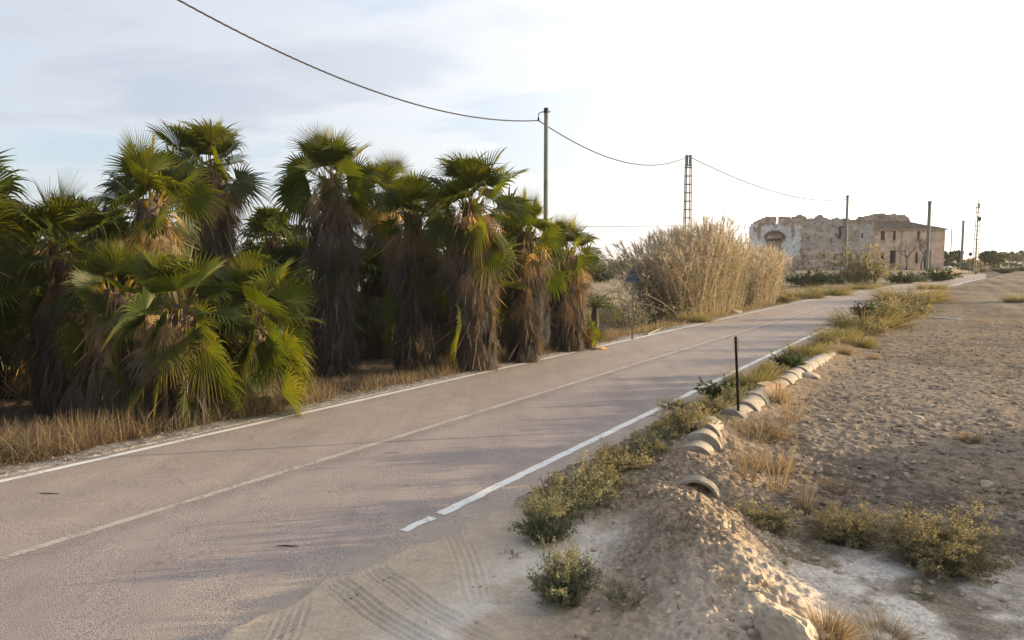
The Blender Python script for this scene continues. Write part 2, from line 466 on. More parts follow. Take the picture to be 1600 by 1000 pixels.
n_f = fbm(x * 6, y * 6, 21, 3)
n_ff = vnoise(x * 26, y * 26, 31)
n_g = vnoise(x * 11.5, y * 11.5, 33)
bill = np.abs(fbm(x * 4.2, y * 4.2, 41, 3) - .5) * 2
right = sst(HW + .35, HW + 1.2, e)
left = sst(-HW - .2, -HW - .9, e)
apron = right * 0 + sst(HW - .15, HW + .25, e) * (1 - sst(6.2, 7.2, s + 0 * e)) * (1 - sst(-2.75, -2.15, l))
crust = sst(-1.6, -.9, l + .5 * (n_mid - .5)) * (1 - sst(6.9, 7.8, s - .25 * (l) + .9 * (n_mid - .5))) * (1 - .75 * on_ridge)
# clods of the ploughed, dried out field
field = right * (1 - apron) * (1 - crust)
d = field * ((n_mid - .5) * .030 + (bill - .3) * .008 + ((n_f - .5) * .040 + (n_g - .5) * .045 + (n_ff - .5) * .030) * near_f * (1 - .55 * sst(8, 16, dist)))
fur = np.sin((l * .92 + s * .05 + .4 * (n_big - .5)) * 2 * PI / 2.1)
d = d + field * sst(1.0, 3.0, l) * .03 * fur
d = d + on_ridge * ((fbm(x * 8, y * 8, 71, 4, .6) - .5) * .085 + (fbm(x * 2.6, y * 2.6, 75, 3) - .5) * .06 + (n_ff - .5) * .020 + (vnoise(x * 45, y * 45, 37) - .5) * .010 + (n_mid - .5) * .12)
d = d + crust * ((n_mid - .5) * .05 + (n_ff - .5) * .010 + (n_f - .5) * .016)
d = d + left * ((n_mid - .5) * .10 + (n_f - .5) * .04)
d = d + apron * ((n_mid - .5) * .022 + (n_ff - .5) * .003)
# tyre tracks pressed into the sand of the turn-out
for pts, amp in (([hit(*q)[:2] for q in ((470, 880), (515, 915), (580, 960), (670, 1005), (770, 1060))], .019),
                 ([hit(*q)[:2] for q in ((545, 862), (590, 905), (670, 955), (770, 1000), (870, 1050))], .015),
                 ([hit(*q)[:2] for q in ((440, 900), (455, 945), (440, 1000), (400, 1060))], .011),
                 ([hit(*q)[:2] for q in ((690, 800), (705, 840), (735, 890), (750, 940))], .009)):
    td, tsg, tal = seg_dist(x, y, pts)
    td = td * tsg + .03 * np.sin(tal * 2.1)
    d = d + apron * .55 * amp * (np.cos(td * 2 * PI / .062 + 1.5 * np.sin(tal * 3)) - 1.2 * np.exp(-(td / .1) ** 2)) * (1 - sst(.10, .17, np.abs(td) + .03 * (n_f - .5))) * sst(.0, .7, tal) * sst(.25, .6, n_f * .5 + n_mid * .6)
# under the asphalt the soil drops away; blown sand lies over its broken edge
under = sst(-HW - .22, -HW - .12, e + .10 * (n_mid - .5)) * (1 - sst(HW + .22, HW + .45, e + .5 * (n_mid - .5) + .2 * (n_f - .5)))
over = sst(HW - .05, HW + .32, e + .55 * (n_mid - .5) + .25 * (n_f - .5)) * (1 - sst(5.0, 6.0, s)) * 1.0
zz = zb + d * (1 - under) - .07 * under * (1 - over) + (.030 + .02 * (n_f - .5)) * over * under + .02 * (1 - under)
zz = np.where(dist > 300, zz * 1.0 - 0.0, zz)

def blend(c, col, f):
    return c * (1 - f[:, None]) + np.array(col)[None] * f[:, None]
c = np.zeros((len(x), 3)) + np.array([.130, .105, .085])
c = blend(c, (.185, .152, .122), sst(.45, .62, n_mid) * .8)
c = blend(c, (.115, .090, .070), sst(.52, .7, fbm(x * .9, y * .9, 77, 4)) * .75)
c = blend(c, (.29, .245, .195), sst(.60, .72, n_f) * .6 * near_f)
c = blend(c, (.235, .18, .118), sst(.55, .7, n_big) * .5 * right)
# pale dry strip through the field and near the right edge of the photo
c = blend(c, (.235, .195, .155), right * sst(.50, .66, fbm(x * .22 + 5, y * .09, 91, 4)) * .7)
c = blend(c, (.26, .22, .185), right * (1 - sst(HW + .8, HW + 1.5, e)) * .75)
c = blend(c, (.28, .218, .158), on_ridge * .85)
c = blend(c, (.56, .52, .48), crust * (.15 + .85 * sst(.42, .54, n_mid)))
c = blend(c, (.25, .21, .165), crust * sst(.55, .68, fbm(x * 2.6, y * 2.6, 101, 4)) * .65)
c = blend(c, (.41, .34, .268), np.maximum(apron, over))
c = blend(c, (.52, .475, .42), np.maximum(apron, 0) * sst(-3.7, -2.9, l) * sst(.42, .6, n_mid) * .9)
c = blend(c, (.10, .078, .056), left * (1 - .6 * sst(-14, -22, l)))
grav = sst(-HW - .8, -HW - .4, e + .3 * (n_mid - .5)) * (1 - sst(-HW - .2, -HW - .1, e)) * (1 - sst(60, 90, s))
c = blend(c, (.26, .245, .23), grav)
c = blend(c, (.15, .145, .14), grav * sst(.5, .62, n_ff) * .8)
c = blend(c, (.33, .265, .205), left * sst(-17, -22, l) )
c = blend(c, (.30, .25, .19), left * sst(48, 70, s) * .8)
c = blend(c, (.14, .145, .075), sst(160, 420, dist) * .55)
i, j = np.meshgrid(np.arange(sh[0] - 1), np.arange(sh[1]), indexing='ij'); j2 = (j + 1) % sh[1]
f = np.stack([i * sh[1] + j, (i + 1) * sh[1] + j, (i + 1) * sh[1] + j2, i * sh[1] + j2], -1).reshape(-1, 4)
rgh = 1 - .72 * np.clip(np.maximum(apron, over) + .5 * grav * 0, 0, 1) - .35 * crust
c = blend(c, (.215, .168, .124), right * sst(.50, .62, fbm(l * .8, s * .06, 97, 4)) * .5 * (1 - apron) * (1 - crust))
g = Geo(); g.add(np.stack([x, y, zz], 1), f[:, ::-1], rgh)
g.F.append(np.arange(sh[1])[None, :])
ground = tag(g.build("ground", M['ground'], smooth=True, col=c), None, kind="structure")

# ------------------------------------------------------------------ road and its painted lines
def sheet(name, mat, l0, l1, s0, s1, dz, ds=.5, nl=2, ragged=0):
    S = np.arange(s0, s1, ds); S = np.append(S, s1)
    T = np.linspace(0, 1, nl)
    Sg, Tg = np.meshgrid(S, T, indexing='ij')
    lat = l0 + (l1 - l0) * Tg
    if ragged: lat = lat + ragged * (fbm(Sg * 6, lat * 3, 5, 3) - .5) * (np.abs(Tg - .5) > .49)
    ll = lat + cen(Sg); X, Y = to_xy(Sg, ll)
    Z = zroad(Sg) + dz - .012 * np.abs(lat) / HW
    n0, n1 = Sg.shape
    a, b = np.meshgrid(np.arange(n0 - 1), np.arange(n1 - 1), indexing='ij')
    k = a * n1 + b
    g = Geo(); g.add(np.stack([X, Y, Z], -1).reshape(-1, 3), np.stack([k, k + 1, k + n1 + 1, k + n1], -1).reshape(-1, 4)[:, ::-1])
    me = g.mesh(name, mat, True)
    at_ = me.attributes.new("lat", 'FLOAT', 'POINT'); at_.data.foreach_set("value", lat.ravel().astype(np.float32))
    me.update()
    return tag(link(name, me), None, kind="structure")
for p_ in ((-3, .03),): pass
sheet("road", M['road'], -HW - .17, HW + .55, -40, 700, .03, .4, 25)
sheet("road_edge_line", M['line'], -HW - .06, -HW + .055, -40, 420, .034, .25, 2, .02)
sheet("road_edge_line", M['line'], HW - .06, HW + .065, 5.98, 420, .034, .08, 2, .045)
sheet("road_edge_line", M['line'], HW - .05, HW + .045, 5.40, 5.86, .034, .03, 2, .09)
sheet("road_centre_line", M['oldline'], -.055, .055, -40, 420, .034, .25, 2, .02)
# ------------------------------------------------------------------ fan palms
def frond(g, rng, e0, pet, R, nseg=32, spread=rad(290), bend=.5, droop=.5, cup=.25, roll=0., tint=.35, tipt=.55, tip_w=.0, az=0., org=(0, 0, 0), split=.52, petw=.014):
    """a fan leaf on its stalk; outward is +Y turned by az about Z"""
    K = 6
    tt = np.linspace(0, 1, K)
    ang = e0 - bend * .5 * tt
    st = np.zeros((K, 3))
    for k in range(1, K):
        st[k] = st[k - 1] + np.array([0, math.cos(ang[k]), math.sin(ang[k])]) * pet / (K - 1)
    e1 = ang[-1] - .1
    D = np.array([0, math.cos(e1), math.sin(e1)]); Nn = np.array([0, -math.sin(e1), math.cos(e1)]); X = np.array([1., 0, 0])
    cr, sr = math.cos(roll), math.sin(roll)
    X, Nn = X * cr + Nn * sr, Nn * cr - X * sr
    P = st[-1]
    dphi = spread / nseg
    phi = (np.arange(nseg) + .5) / nseg * spread - spread / 2
    ln = R * (.60 + .40 * np.cos(phi * .5)) * rng.uniform(.90, 1.06, nseg)
    ts = np.array([0.02, .28, split, .68, .82, .93, 1.0])
    dr = np.cos(phi)[:, None] * D + np.sin(phi)[:, None] * X                # n,3
    r = ln[:, None] * ts                                                     # n,k
    Q = P + dr[:, None] * r[..., None]
    Q = Q + Nn * (cup * np.abs(np.sin(phi * .5))[:, None] * r)[..., None]
    Q = Q - Nn * ((.22 * bend) * np.maximum(np.cos(phi), 0)[:, None] * r ** 2 / R)[..., None]
    after = np.maximum(ts - split, 0) / (1 - split)
    dp = droop * rng.uniform(.5, 1.5, nseg)
    fall = (dp[:, None] * after ** 1.6) * ln[:, None] * .55
    Q[..., 2] -= fall
    Q = Q - dr[:, None] * (fall * .35)[..., None]
    w = np.minimum(r * math.tan(dphi / 2) * 1.03, 9)
    w0 = ln * split * math.tan(dphi / 2) * 1.03
    w = np.where(ts[None] > split, w0[:, None] * np.clip(1.03 - after, .03, 1) ** 1.05, w)
    side = np.cross(dr, Nn); side /= np.linalg.norm(side, axis=1)[:, None]
    tw = rng.uniform(-.5, .5, nseg)[:, None] * after[None]
    sd = side[:, None] * np.cos(tw)[..., None] + Nn * np.sin(tw)[..., None]
    mid = Q + Nn * (w * .42)[..., None]
    V = np.stack([Q - sd * w[..., None], mid, Q + sd * w[..., None]], 2)     # n,k,3,3
    k7 = len(ts)
    n_, k_ = np.meshgrid(np.arange(nseg), np.arange(k7 - 1), indexing='ij')
    b = (n_ * k7 + k_) * 3
    f = np.concatenate([np.stack([b, b + 1, b + 4, b + 3], -1).reshape(-1, 4), np.stack([b + 1, b + 2, b + 5, b + 4], -1).reshape(-1, 4)])
    t = tint + rng.uniform(-.07, .07, nseg)[:, None] + (tipt - tint) * (after ** 2)[None]
    t = np.repeat(t[..., None], 3, 2)
    ca, sa = math.cos(az), math.sin(az)
    Rz = np.array([[ca, -sa, 0], [sa, ca, 0], [0, 0, 1]])
    V = V.reshape(-1, 3) @ Rz.T + np.array(org)
    g.add(V, f, t.ravel())
    # stalk as a three sided tube
    pw = np.linspace(petw, petw * .55, K)
    A = np.array([1., 0, 0]); Bv = np.stack([np.zeros(K), -np.sin(ang), np.cos(ang)], 1)
    ring = np.stack([st - A * pw[:, None], st + A * pw[:, None], st + Bv * pw[:, None] * 1.3], 1).reshape(-1, 3) @ Rz.T + np.array(org)
    fs = []
    for k in range(K - 1):
        for q in range(3):
            a0, a1 = k * 3 + q, k * 3 + (q + 1) % 3
            fs.append([a0, a1, a1 + 3, a0 + 3])
    g.add(ring, fs, min(tint + .25, .8))

FROND = {}
_r = nr(7)
for ec in (82, 64, 46, 28, 10, -8, -26, -44):
    for v in range(3):
        g = Geo()
        up = (ec + 44) / 126
        frond(g, _r, rad(ec), .62 + _r.uniform(-.12, .14), .86, 36, rad(_r.uniform(200, 285) * (.6 if ec > 75 else 1)), .05 + .30 * (1 - up) + _r.uniform(0, .15),
              .04 + .30 * (1 - up) + _r.uniform(0, .25) + .35 * (v == 2), _r.uniform(.15, .6) + (.45 if ec > 60 else 0), rad(_r.uniform(-80, 80)),
              .26 + .24 * up * _r.uniform(.2, 1) + .22 * (ec < -20), .58 + .2 * (ec < 0), split=_r.uniform(.36, .52))
        FROND[(ec, v)] = g.mesh("frond", M['frond'])

def fan_palm(label, base, ztop, cr=1.0, nf=26, skirt=(.25, .55), sk_r=.5, seed=1, nlow=0, group=None, lean=(0, 0), dense=1.0, orange=.0, merged=False, trunk_r=.24, emin=-14):
    rng = nr(seed)
    root = thing("fan_palm", label, "palm", base, group, 0)
    H = ztop
    lx, ly = lean
    # trunk
    g = Geo()
    zs = np.linspace(-.15, H, 9)
    px = lambda z: np.array([lx * (z / H) ** 1.5, ly * (z / H) ** 1.5, 0 * z])
    pts = [(lx * max(z / H, 0) ** 1.5, ly * max(z / H, 0) ** 1.5, z) for z in zs]
    tube(g, pts, [trunk_r * (1.25 if k == 0 else 1) * rng.uniform(.93, 1.07) for k in range(9)], 11)
    g.build("trunk", M['trunk'], root, True)
    # skirt of dead leaves
    g = Geo()
    z0 = H * skirt[0] if skirt[0] < 1 else skirt[0]
    span = max(H - z0, .1)
    n = int(74 * span * dense)
    for q in range(n):
        t = rng.uniform(0, 1) ** .85
        z = z0 + span * t
        rel = (z - z0) / span
        toprel = (H - z)
        if toprel < .5: ee = -rng.uniform(38, 84); sp = rng.uniform(40, 150); rr_ = rng.uniform(.4, .66)
        elif toprel < 1.3: ee = -rng.uniform(60, 89); sp = rng.uniform(35, 100); rr_ = rng.uniform(.5, .8)
        else: ee = -rng.uniform(76, 91); sp = rng.uniform(35, 90); rr_ = rng.uniform(.5, .8)
        a = rng.uniform(0, 2 * PI)
        rt = trunk_r * .9 + (sk_r - trunk_r) * rng.uniform(.25, 1.02) * (1 if toprel > .5 else .3)
        u = max(z / H, 0) ** 1.5
        o = (lx * u - math.sin(a) * rt, ly * u + math.cos(a) * rt, z)
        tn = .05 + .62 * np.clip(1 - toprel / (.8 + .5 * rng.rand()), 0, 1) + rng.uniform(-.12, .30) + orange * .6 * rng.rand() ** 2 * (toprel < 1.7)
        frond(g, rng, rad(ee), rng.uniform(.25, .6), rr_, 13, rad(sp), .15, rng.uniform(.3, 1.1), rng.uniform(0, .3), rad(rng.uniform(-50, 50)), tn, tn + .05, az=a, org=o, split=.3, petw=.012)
    # shaggy thatch: loose hanging strands over it
    ns = int(120 * span * dense)
    zz_ = z0 * .55 + (H - .15 - z0 * .55) * rng.rand(ns)
    a = rng.uniform(0, 2 * PI, ns)
    prof = np.interp((zz_) / H, [0, .15, .5, .85, 1], [.86, .95, 1.05, 1.0, .7])
    r0 = sk_r * prof * rng.uniform(.72, 1.06, ns)
    ln = rng.uniform(.25, .75, ns)
    ln = np.minimum(ln, zz_ * .9 + .05)
    K = 4
    tt = np.linspace(0, 1, K)
    out = np.stack([-np.sin(a), np.cos(a)], 1)
    jit = rng.normal(0, .12, (ns, 2))
    P = np.zeros((ns, K, 3))
    u = np.clip(zz_ / H, 0, 1) ** 1.5
    for k in range(K):
        rk = r0 + .20 * tt[k] * rng.uniform(-.7, 1, ns)
        P[:, k, :2] = out * rk[:, None] + jit * tt[k] + np.stack([lx * u, ly * u], 1)
        P[:, k, 2] = zz_ - ln * tt[k]
    W = np.stack([np.full(ns, .005), rng.uniform(.006, .034, ns), rng.uniform(.005, .028, ns), np.full(ns, .002)], 1)
    sd = np.stack([out[:, 1], -out[:, 0], rng.uniform(-.3, .3, ns)], 1) + np.stack([out[:, 0], out[:, 1], 0 * a], 1) * rng.uniform(-.9, .9, ns)[:, None]
    sd /= np.linalg.norm(sd, axis=1)[:, None]
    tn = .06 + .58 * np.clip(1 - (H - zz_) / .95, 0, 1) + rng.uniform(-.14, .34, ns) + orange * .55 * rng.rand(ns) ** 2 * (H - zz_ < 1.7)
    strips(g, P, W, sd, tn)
    # broken leaf stalks sticking out of the thatch
    for q in range(int(26 * span * dense)):
        z = z0 + span * rng.rand() ** .7; a = rng.uniform(0, 2 * PI); ee = -rng.uniform(.35, 1.35); ln_ = rng.uniform(.35, .85)
        o_ = np.array([lx * (z / H) ** 1.5 - math.sin(a) * sk_r * .75, ly * (z / H) ** 1.5 + math.cos(a) * sk_r * .75, z])
        dv = np.array([-math.sin(a + rng.uniform(-.5, .5)) * math.cos(ee), math.cos(a) * math.cos(ee), math.sin(ee)])
        e_ = o_ + dv * ln_
        if e_[2] < .05: continue
        tube(g, [o_, o_ + dv * ln_ * .5 + [0, 0, .02], e_], [.013, .010, .006], 4, min(.95, .35 + .45 * rng.rand() + .2 * (H - z < 1)), False)
    g.build("dead_leaf_skirt", M['dead'], root)
    # crown: boots and spear leaves, each fan leaf a child of it
    g = Geo()
    for q in range(4):
        a = rng.uniform(0, 2 * PI)
        frond(g, rng, rad(rng.uniform(84, 90)), .45, .8 * cr, 12, rad(40), .05, .05, .5, 0, .55, .6, az=a, org=(lx, ly, H - .1))
    for q in range(16):
        a = q * 2.4; rr0 = trunk_r * .8
        p0 = Vector((lx - math.sin(a) * rr0, ly + math.cos(a) * rr0, H - .35 + .02 * q))
        bar(g, p0, p0 + Vector((-math.sin(a) * .12, math.cos(a) * .12, .22)), .07, .02, .75)
    crown = None
    for q in range(nf + nlow):
        fr = (q + .5) / nf
        if q < nf: el = 88 - (88 - emin) * fr ** 1.12 + rng.uniform(-12, 12)
        else: el = rng.uniform(-46, 20)
        ec = min((82, 64, 46, 28, 10, -8, -26, -44), key=lambda k: abs(k - el))
        a = q * 2.39996 + rng.uniform(-.35, .35)
        sc = cr * rng.uniform(.85, 1.18)
        z = H - .03 * 0 - .30 * fr if q < nf else H * rng.uniform(.35, .8)
        if merged:
            if crown is None: crown = root
            up = (ec + 44) / 126
            frond(g, rng, rad(el), .6 * sc, .86 * sc, 22, rad(rng.uniform(220, 290)), .4 + .4 * (1 - up), .5 + .6 * (1 - up), .3, rad(rng.uniform(-35, 35)), .25 + .2 * up * rng.rand(), .55, az=a, org=(lx, ly, z))
        else:
            if crown is None:
                crown = g.build("crown", M['frond'], root)
            o = link("frond", FROND[(ec, int(rng.randint(3)))], crown, (lx - math.sin(a) * trunk_r * .5, ly + math.cos(a) * trunk_r * .5, z))
            o.rotation_euler = (rng.uniform(-.12, .12), rng.uniform(-.12, .12), a); o.scale = (sc * (1 if rng.rand() < .5 else -1), sc, sc)
    if merged: g.build("crown", M['frond'], root)
    return root

def palm_px(label, u, v, depth, vtop, **k):
    """base below pixel u at the given depth, the leaf bud at pixel row vtop"""
    p = at(u, v, depth); b = Vector((p.x, depth, 0)); b.z = gz(b.x, b.y)
    zt = at(u, vtop, depth).z
    return fan_palm(label, b, zt - b.z, **k)

palm_px("tall fan palm with a thick pale grey thatch column, left of the row's middle", 522, 560, 18.6, 280, cr=.96, nf=32, skirt=(.09, .5), sk_r=.56, seed=3, nlow=2, dense=1.1, orange=.1)
palm_px("broad fan palm with orange-brown thatch, standing right at the white edge line", 738, 580, 18.1, 318, cr=1.05, nf=30, skirt=(.06, .5), sk_r=.54, seed=5, nlow=5, orange=.4, dense=1.15)
palm_px("bushy fan palm with a shaggy brown skirt, behind the broad roadside palm", 648, 570, 19.0, 335, cr=.85, nf=22, skirt=(.06, .5), sk_r=.56, seed=8, nlow=6, orange=.3)
palm_px("slim fan palm with yellowish hanging leaves, second from the row's right end", 820, 570, 19.7, 362, cr=.76, nf=24, skirt=(.06, .5), sk_r=.38, seed=11, nlow=5, orange=.4)
palm_px("shortest fan palm of the tall row, at its right end beside the field", 884, 552, 22.2, 392, cr=.80, nf=26, skirt=(.06, .5), sk_r=.46, seed=13, nlow=2, orange=.35)
palm_px("tallest fan palm, with a ragged brown skirt bare under its crown", 338, 600, 17.6, 262, cr=.98, nf=28, skirt=(.3, .5), sk_r=.46, seed=17, dense=1.0, orange=.1)
palm_px("fan palm with golden dead leaves hanging below, just left of the tallest palm", 246, 600, 14.6, 312, cr=.88, nf=23, skirt=(.45, .5), sk_r=.34, seed=19, orange=.5, dense=.9)
palm_px("wide dark fan palm fringed with golden hanging leaves, left part of the row", 112, 600, 13.8, 384, cr=.95, nf=28, skirt=(.12, .5), sk_r=.58, seed=23, nlow=9, orange=.4)
palm_px("fan palm at the left photo edge with one leaf raised against the sky", -75, 600, 12.6, 322, cr=1.0, nf=26, skirt=(.12, .5), sk_r=.6, seed=29, nlow=8, orange=.4)
palm_px("low fan palm with a wide open crown at the road edge, before all others", 398, 640, 12.8, 494, cr=.84, nf=32, skirt=(.1, .5), sk_r=.26, seed=31, nlow=12, orange=.5, emin=-42, dense=.45, trunk_r=.15)
palm_px("leafy fan palm behind the low roadside palm, its dark skirt reaching the gravel", 290, 676, 11.9, 476, cr=.78, nf=28, skirt=(.06, .5), sk_r=.44, seed=37, nlow=10, orange=.1, emin=-38, dense=.7, trunk_r=.2)
palm_px("fan palm with dense dark thatch between the leftmost palms", 190, 640, 13.2, 452, cr=.75, nf=18, skirt=(.06, .5), sk_r=.60, seed=41, nlow=8, orange=.35)
palm_px("fan palm whose dense crown rises behind the bushy brown-skirted palm", 602, 540, 22.5, 305, cr=.95, nf=28, skirt=(.2, .5), sk_r=.5, seed=43, orange=.2)
fan_palm("small young fan palm sprouting beside the shortest palm of the row", hit(918, 545), .55, cr=.42, nf=14, skirt=(.3, .5), sk_r=.14, seed=47, trunk_r=.05, emin=-20)
fan_palm("young stemless fan palm with yellow-rimmed leaves at the foot of the dark skirted palm", hit(236, 655), .95, cr=.62, nf=13, skirt=(.3, .5), sk_r=.2, seed=53, trunk_r=.07, emin=-20)
fan_palm("tiny green palm seedling in the dry grass near the white edge line", hit(462, 632), .12, cr=.30, nf=9, skirt=(.3, .5), sk_r=.05, seed=59, trunk_r=.03, emin=-5)
for q, (u, dpt, vt) in enumerate(((432, 24.5, 372), (20, 18.5, 395), (180, 20, 400), (395, 21, 455), (580, 22, 440), (300, 19.5, 420), (-120, 17, 360), (700, 23, 400), (480, 24, 430), (90, 22, 380), (775, 22.5, 420), (60, 15.5, 470), (160, 16, 470), (-40, 15, 450))):
    palm_px("shadowed fan palm in the back row, mostly hidden behind the front palms", u, 600, dpt, vt, cr=.98, nf=26, skirt=(.06, .5), sk_r=.75, seed=70 + q, nlow=8, merged=True, group="fan palms hidden in the back row", dense=.8)
# ------------------------------------------------------------------ plant kinds
def unit_shrub(seed, nst, nbr, nlf, leaf, mat, up=.6, wig=.05):
    """stems and foliage of a twiggy bush about one unit wide each way and one high"""
    rng = nr(seed)
    gs, gl = Geo(), Geo()
    a = rng.uniform(0, 2 * PI, nst); inc = np.sqrt(rng.uniform(0, 1, nst)) * 1.35
    lob = 1 + .22 * np.sin(a * 3 + seed) + .15 * np.sin(a * 5 + 2 * seed)
    lump = rng.uniform(.50, 1.0, nst) * np.where(rng.rand(nst) < .12, 1.28, 1.0) * (1 + (lob - 1) * np.sin(inc))
    P = []; lp, lt = [], []
    for q in range(nst):
        L_ = lump[q]; dv = np.array([math.cos(a[q]) * math.sin(inc[q]), math.sin(a[q]) * math.sin(inc[q]), math.cos(inc[q])])
        b0 = np.array([math.cos(a[q]), math.sin(a[q]), 0]) * .25 * rng.rand()
        p0 = b0 - [0, 0, .03]; p3 = dv * L_ * .92 + b0 * .3; p1 = p0 + np.array([0, 0, .42 * L_]) * up + dv * L_ * .3 * (1 - up)
        ts = np.linspace(0, 1, 5)[:, None]
        c = (1 - ts) ** 2 * p0 + 2 * ts * (1 - ts) * p1 + ts ** 2 * p3 + rng.normal(0, wig, (5, 3)) * ts
        P.append(c)
        tone = rng.uniform(-.22, .22)
        m = nlf; u_ = rng.uniform(1.4, 4, m); i_ = np.minimum(u_.astype(int), 3); f_ = (u_ - i_)[:, None]
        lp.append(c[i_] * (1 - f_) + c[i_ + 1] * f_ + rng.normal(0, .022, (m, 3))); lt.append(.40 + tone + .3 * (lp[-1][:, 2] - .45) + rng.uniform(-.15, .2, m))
        for b in range(nbr):
            t0 = rng.uniform(.3, 1.0); k = t0 * 4; i = int(min(k, 3)); f2 = k - i
            s0 = c[i] * (1 - f2) + c[i + 1] * f2
            d = dv + rng.normal(0, .75, 3); d[2] = abs(d[2]) * .7 + .15; d /= np.linalg.norm(d)
            ln = rng.uniform(.10, .27)
            br = s0 + d * ln * np.linspace(0, 1, 5)[:, None] + rng.normal(0, .012, (5, 3)) * np.linspace(0, 1, 5)[:, None]
            P.append(br)
            u_ = rng.uniform(.05, 1.08, nlf)
            lp.append(s0 + d * ln * u_[:, None] + rng.normal(0, .020, (nlf, 3)))
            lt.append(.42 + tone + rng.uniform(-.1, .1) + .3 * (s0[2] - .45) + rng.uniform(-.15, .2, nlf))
    P = np.array(P); n = len(P)
    W = np.repeat(np.array([[.006, .005, .004, .003, .0015]]), n, 0)
    sd = rng.normal(0, 1, (n, 3)); sd[:, 2] *= .2; sd /= np.linalg.norm(sd, axis=1)[:, None]
    strips(gs, P, W, sd, .5)
    C = np.concatenate(lp); T = np.clip(np.concatenate(lt), 0, 1); n = len(C)
    C[:, 2] = np.abs(C[:, 2]) + .0
    d = rng.normal(0, 1, (n, 3)); d[:, 2] = np.abs(d[:, 2]) * .7; d /= np.linalg.norm(d, axis=1)[:, None]
    e = np.cross(d, rng.normal(0, 1, (n, 3))); e /= np.linalg.norm(e, axis=1)[:, None]
    sz = leaf * rng.uniform(.6, 1.4, n)[:, None]
    V = np.stack([C - d * sz, C + e * sz * .5, C + d * sz, C - e * sz * .5], 1).reshape(-1, 3)
    gl.add(V, np.arange(4 * n).reshape(-1, 4), np.repeat(T, 4))
    return gs.mesh("stems", M['twig']), gl.mesh("foliage", mat)

def unit_tuft(seed, n, mat, w=.012, spread=1.0, curl=.5, heads=0, thin=False):
    rng = nr(seed)
    a = rng.uniform(0, 2 * PI, n); inc = (np.abs(rng.normal(0, .55, n)) * spread).clip(0, 1.45)
    L_ = rng.uniform(.40, 1.08, n) * (1 + .25 * np.sin(a * 3 + seed) * np.sin(inc))
    K = 5; t = np.linspace(0, 1, K)
    b0 = np.stack([np.cos(a), np.sin(a)], 1) * (.30 * np.sqrt(rng.rand(n)) * spread)[:, None]
    ang = inc[:, None] + curl * rng.uniform(.1, 1.3, n)[:, None] * t[None]
    st = L_[:, None] / (K - 1)
    r = np.cumsum(np.sin(ang) * st, 1) - np.sin(ang[:, :1]) * st; z = np.cumsum(np.cos(ang) * st, 1) - np.cos(ang[:, :1]) * st
    P = np.stack([b0[:, :1] + np.cos(a)[:, None] * r, b0[:, 1:] + np.sin(a)[:, None] * r, z - .03], -1)
    P += rng.normal(0, .008, P.shape)
    W = w * rng.uniform(.6, 1.3, n)[:, None] * np.array([[.9, 1, .8, .55, .1]])
    sd = rng.normal(0, 1, (n, 3)); sd[:, 2] *= .15; sd /= np.linalg.norm(sd, axis=1)[:, None]
    tn = np.clip(.35 + rng.uniform(-.2, .3, n)[:, None] + .35 * t[None], 0, 1)
    g = Geo(); strips(g, P, W, sd, tn)
    if heads:
        for q in rng.choice(n, heads, False):
            p = P[q, -1]; m = 10
            c = p + rng.normal(0, .02, (m, 3)) * [1, 1, 2.2]; d = rng.normal(0, 1, (m, 3)); d /= np.linalg.norm(d, axis=1)[:, None]
            e = np.cross(d, [0, 0, 1.]); V = np.stack([c - d * .018, c + e * .008, c + d * .018, c - e * .008], 1).reshape(-1, 3)
            g.add(V, np.arange(4 * m).reshape(-1, 4), .9)
    return g.mesh("grass_blades", mat)

SHRUB = {
    'salt': [unit_shrub(100 + k, 64, 6, 13, .025, M['salt']) for k in range(3)],
    'olive': [unit_shrub(110 + k, 62, 6, 12, .025, M['olive']) for k in range(3)],
    'big': [unit_shrub(120 + k, 150, 8, 17, .0165, M['olive'], up=.75) for k in range(2)],
    'green': [unit_shrub(130 + k, 80, 6, 20, .034, M['green']) for k in range(3)],
    'near': [unit_shrub(140 + k, 120, 8, 18, .020, M['salt']) for k in range(2)],
    'sparse': [unit_shrub(150 + k, 34, 4, 12, .022, M['salt'], up=.2) for k in range(2)],
    'bare': [unit_shrub(160, 90, 6, 2, .02, M['salt'], up=.3)],
}
TUFT = {
    'yel': [unit_tuft(200 + k, 1900, M['ygrass'], .007, 2.0, 1.1) for k in range(3)],
    'dry': [unit_tuft(210 + k, 700, M['grass'], .007, 1.3, .8) for k in range(3)],
    'wisp': [unit_tuft(220 + k, 80, M['grass'], .005, .6, .5, 30) for k in range(3)],
    'ball': [unit_tuft(230, 1100, M['grass'], .007, 2.0, 1.2)],
}
_cnt = {}
def plant(kind, label, u, v, wpx, hpx, name, cat, group=None, rz=None, depth=None):
    """a plant whose foot shows at pixel (u, v), wpx wide and hpx high in the photograph"""
    if depth is None: p = hit(u, v)
    else: q = at(u, v, depth); p = Vector((q.x, depth, gz(q.x, depth)))
    if 600 < v < 880 and 780 < u < 1120: u += 14; hpx *= .84; p = hit(u, v)
    if kind == 'yel' and v < 600: hpx *= .82
    k = _cnt.get(kind, 0); _cnt[kind] = k + 1
    wid = wpx / F * p.y * .5; hei = hpx / F * p.y
    rz_ = k * 1.9 if rz is None else rz
    r_ = thing(name, label, cat, p, group, rz_)
    if kind in SHRUB:
        me = SHRUB[kind][k % len(SHRUB[kind])]
        r_.scale = (wid, wid, hei * 1.0)
        link("stems", me[0], r_); link("foliage", me[1], r_)
    else:
        me = TUFT[kind][k % len(TUFT[kind])]
        sp = .75 if kind != 'wisp' else .5
        r_.scale = (wid / sp, wid / sp, hei * 1.05)
        link("grass_blades", me, r_)
    return r_

SB = "shrub"
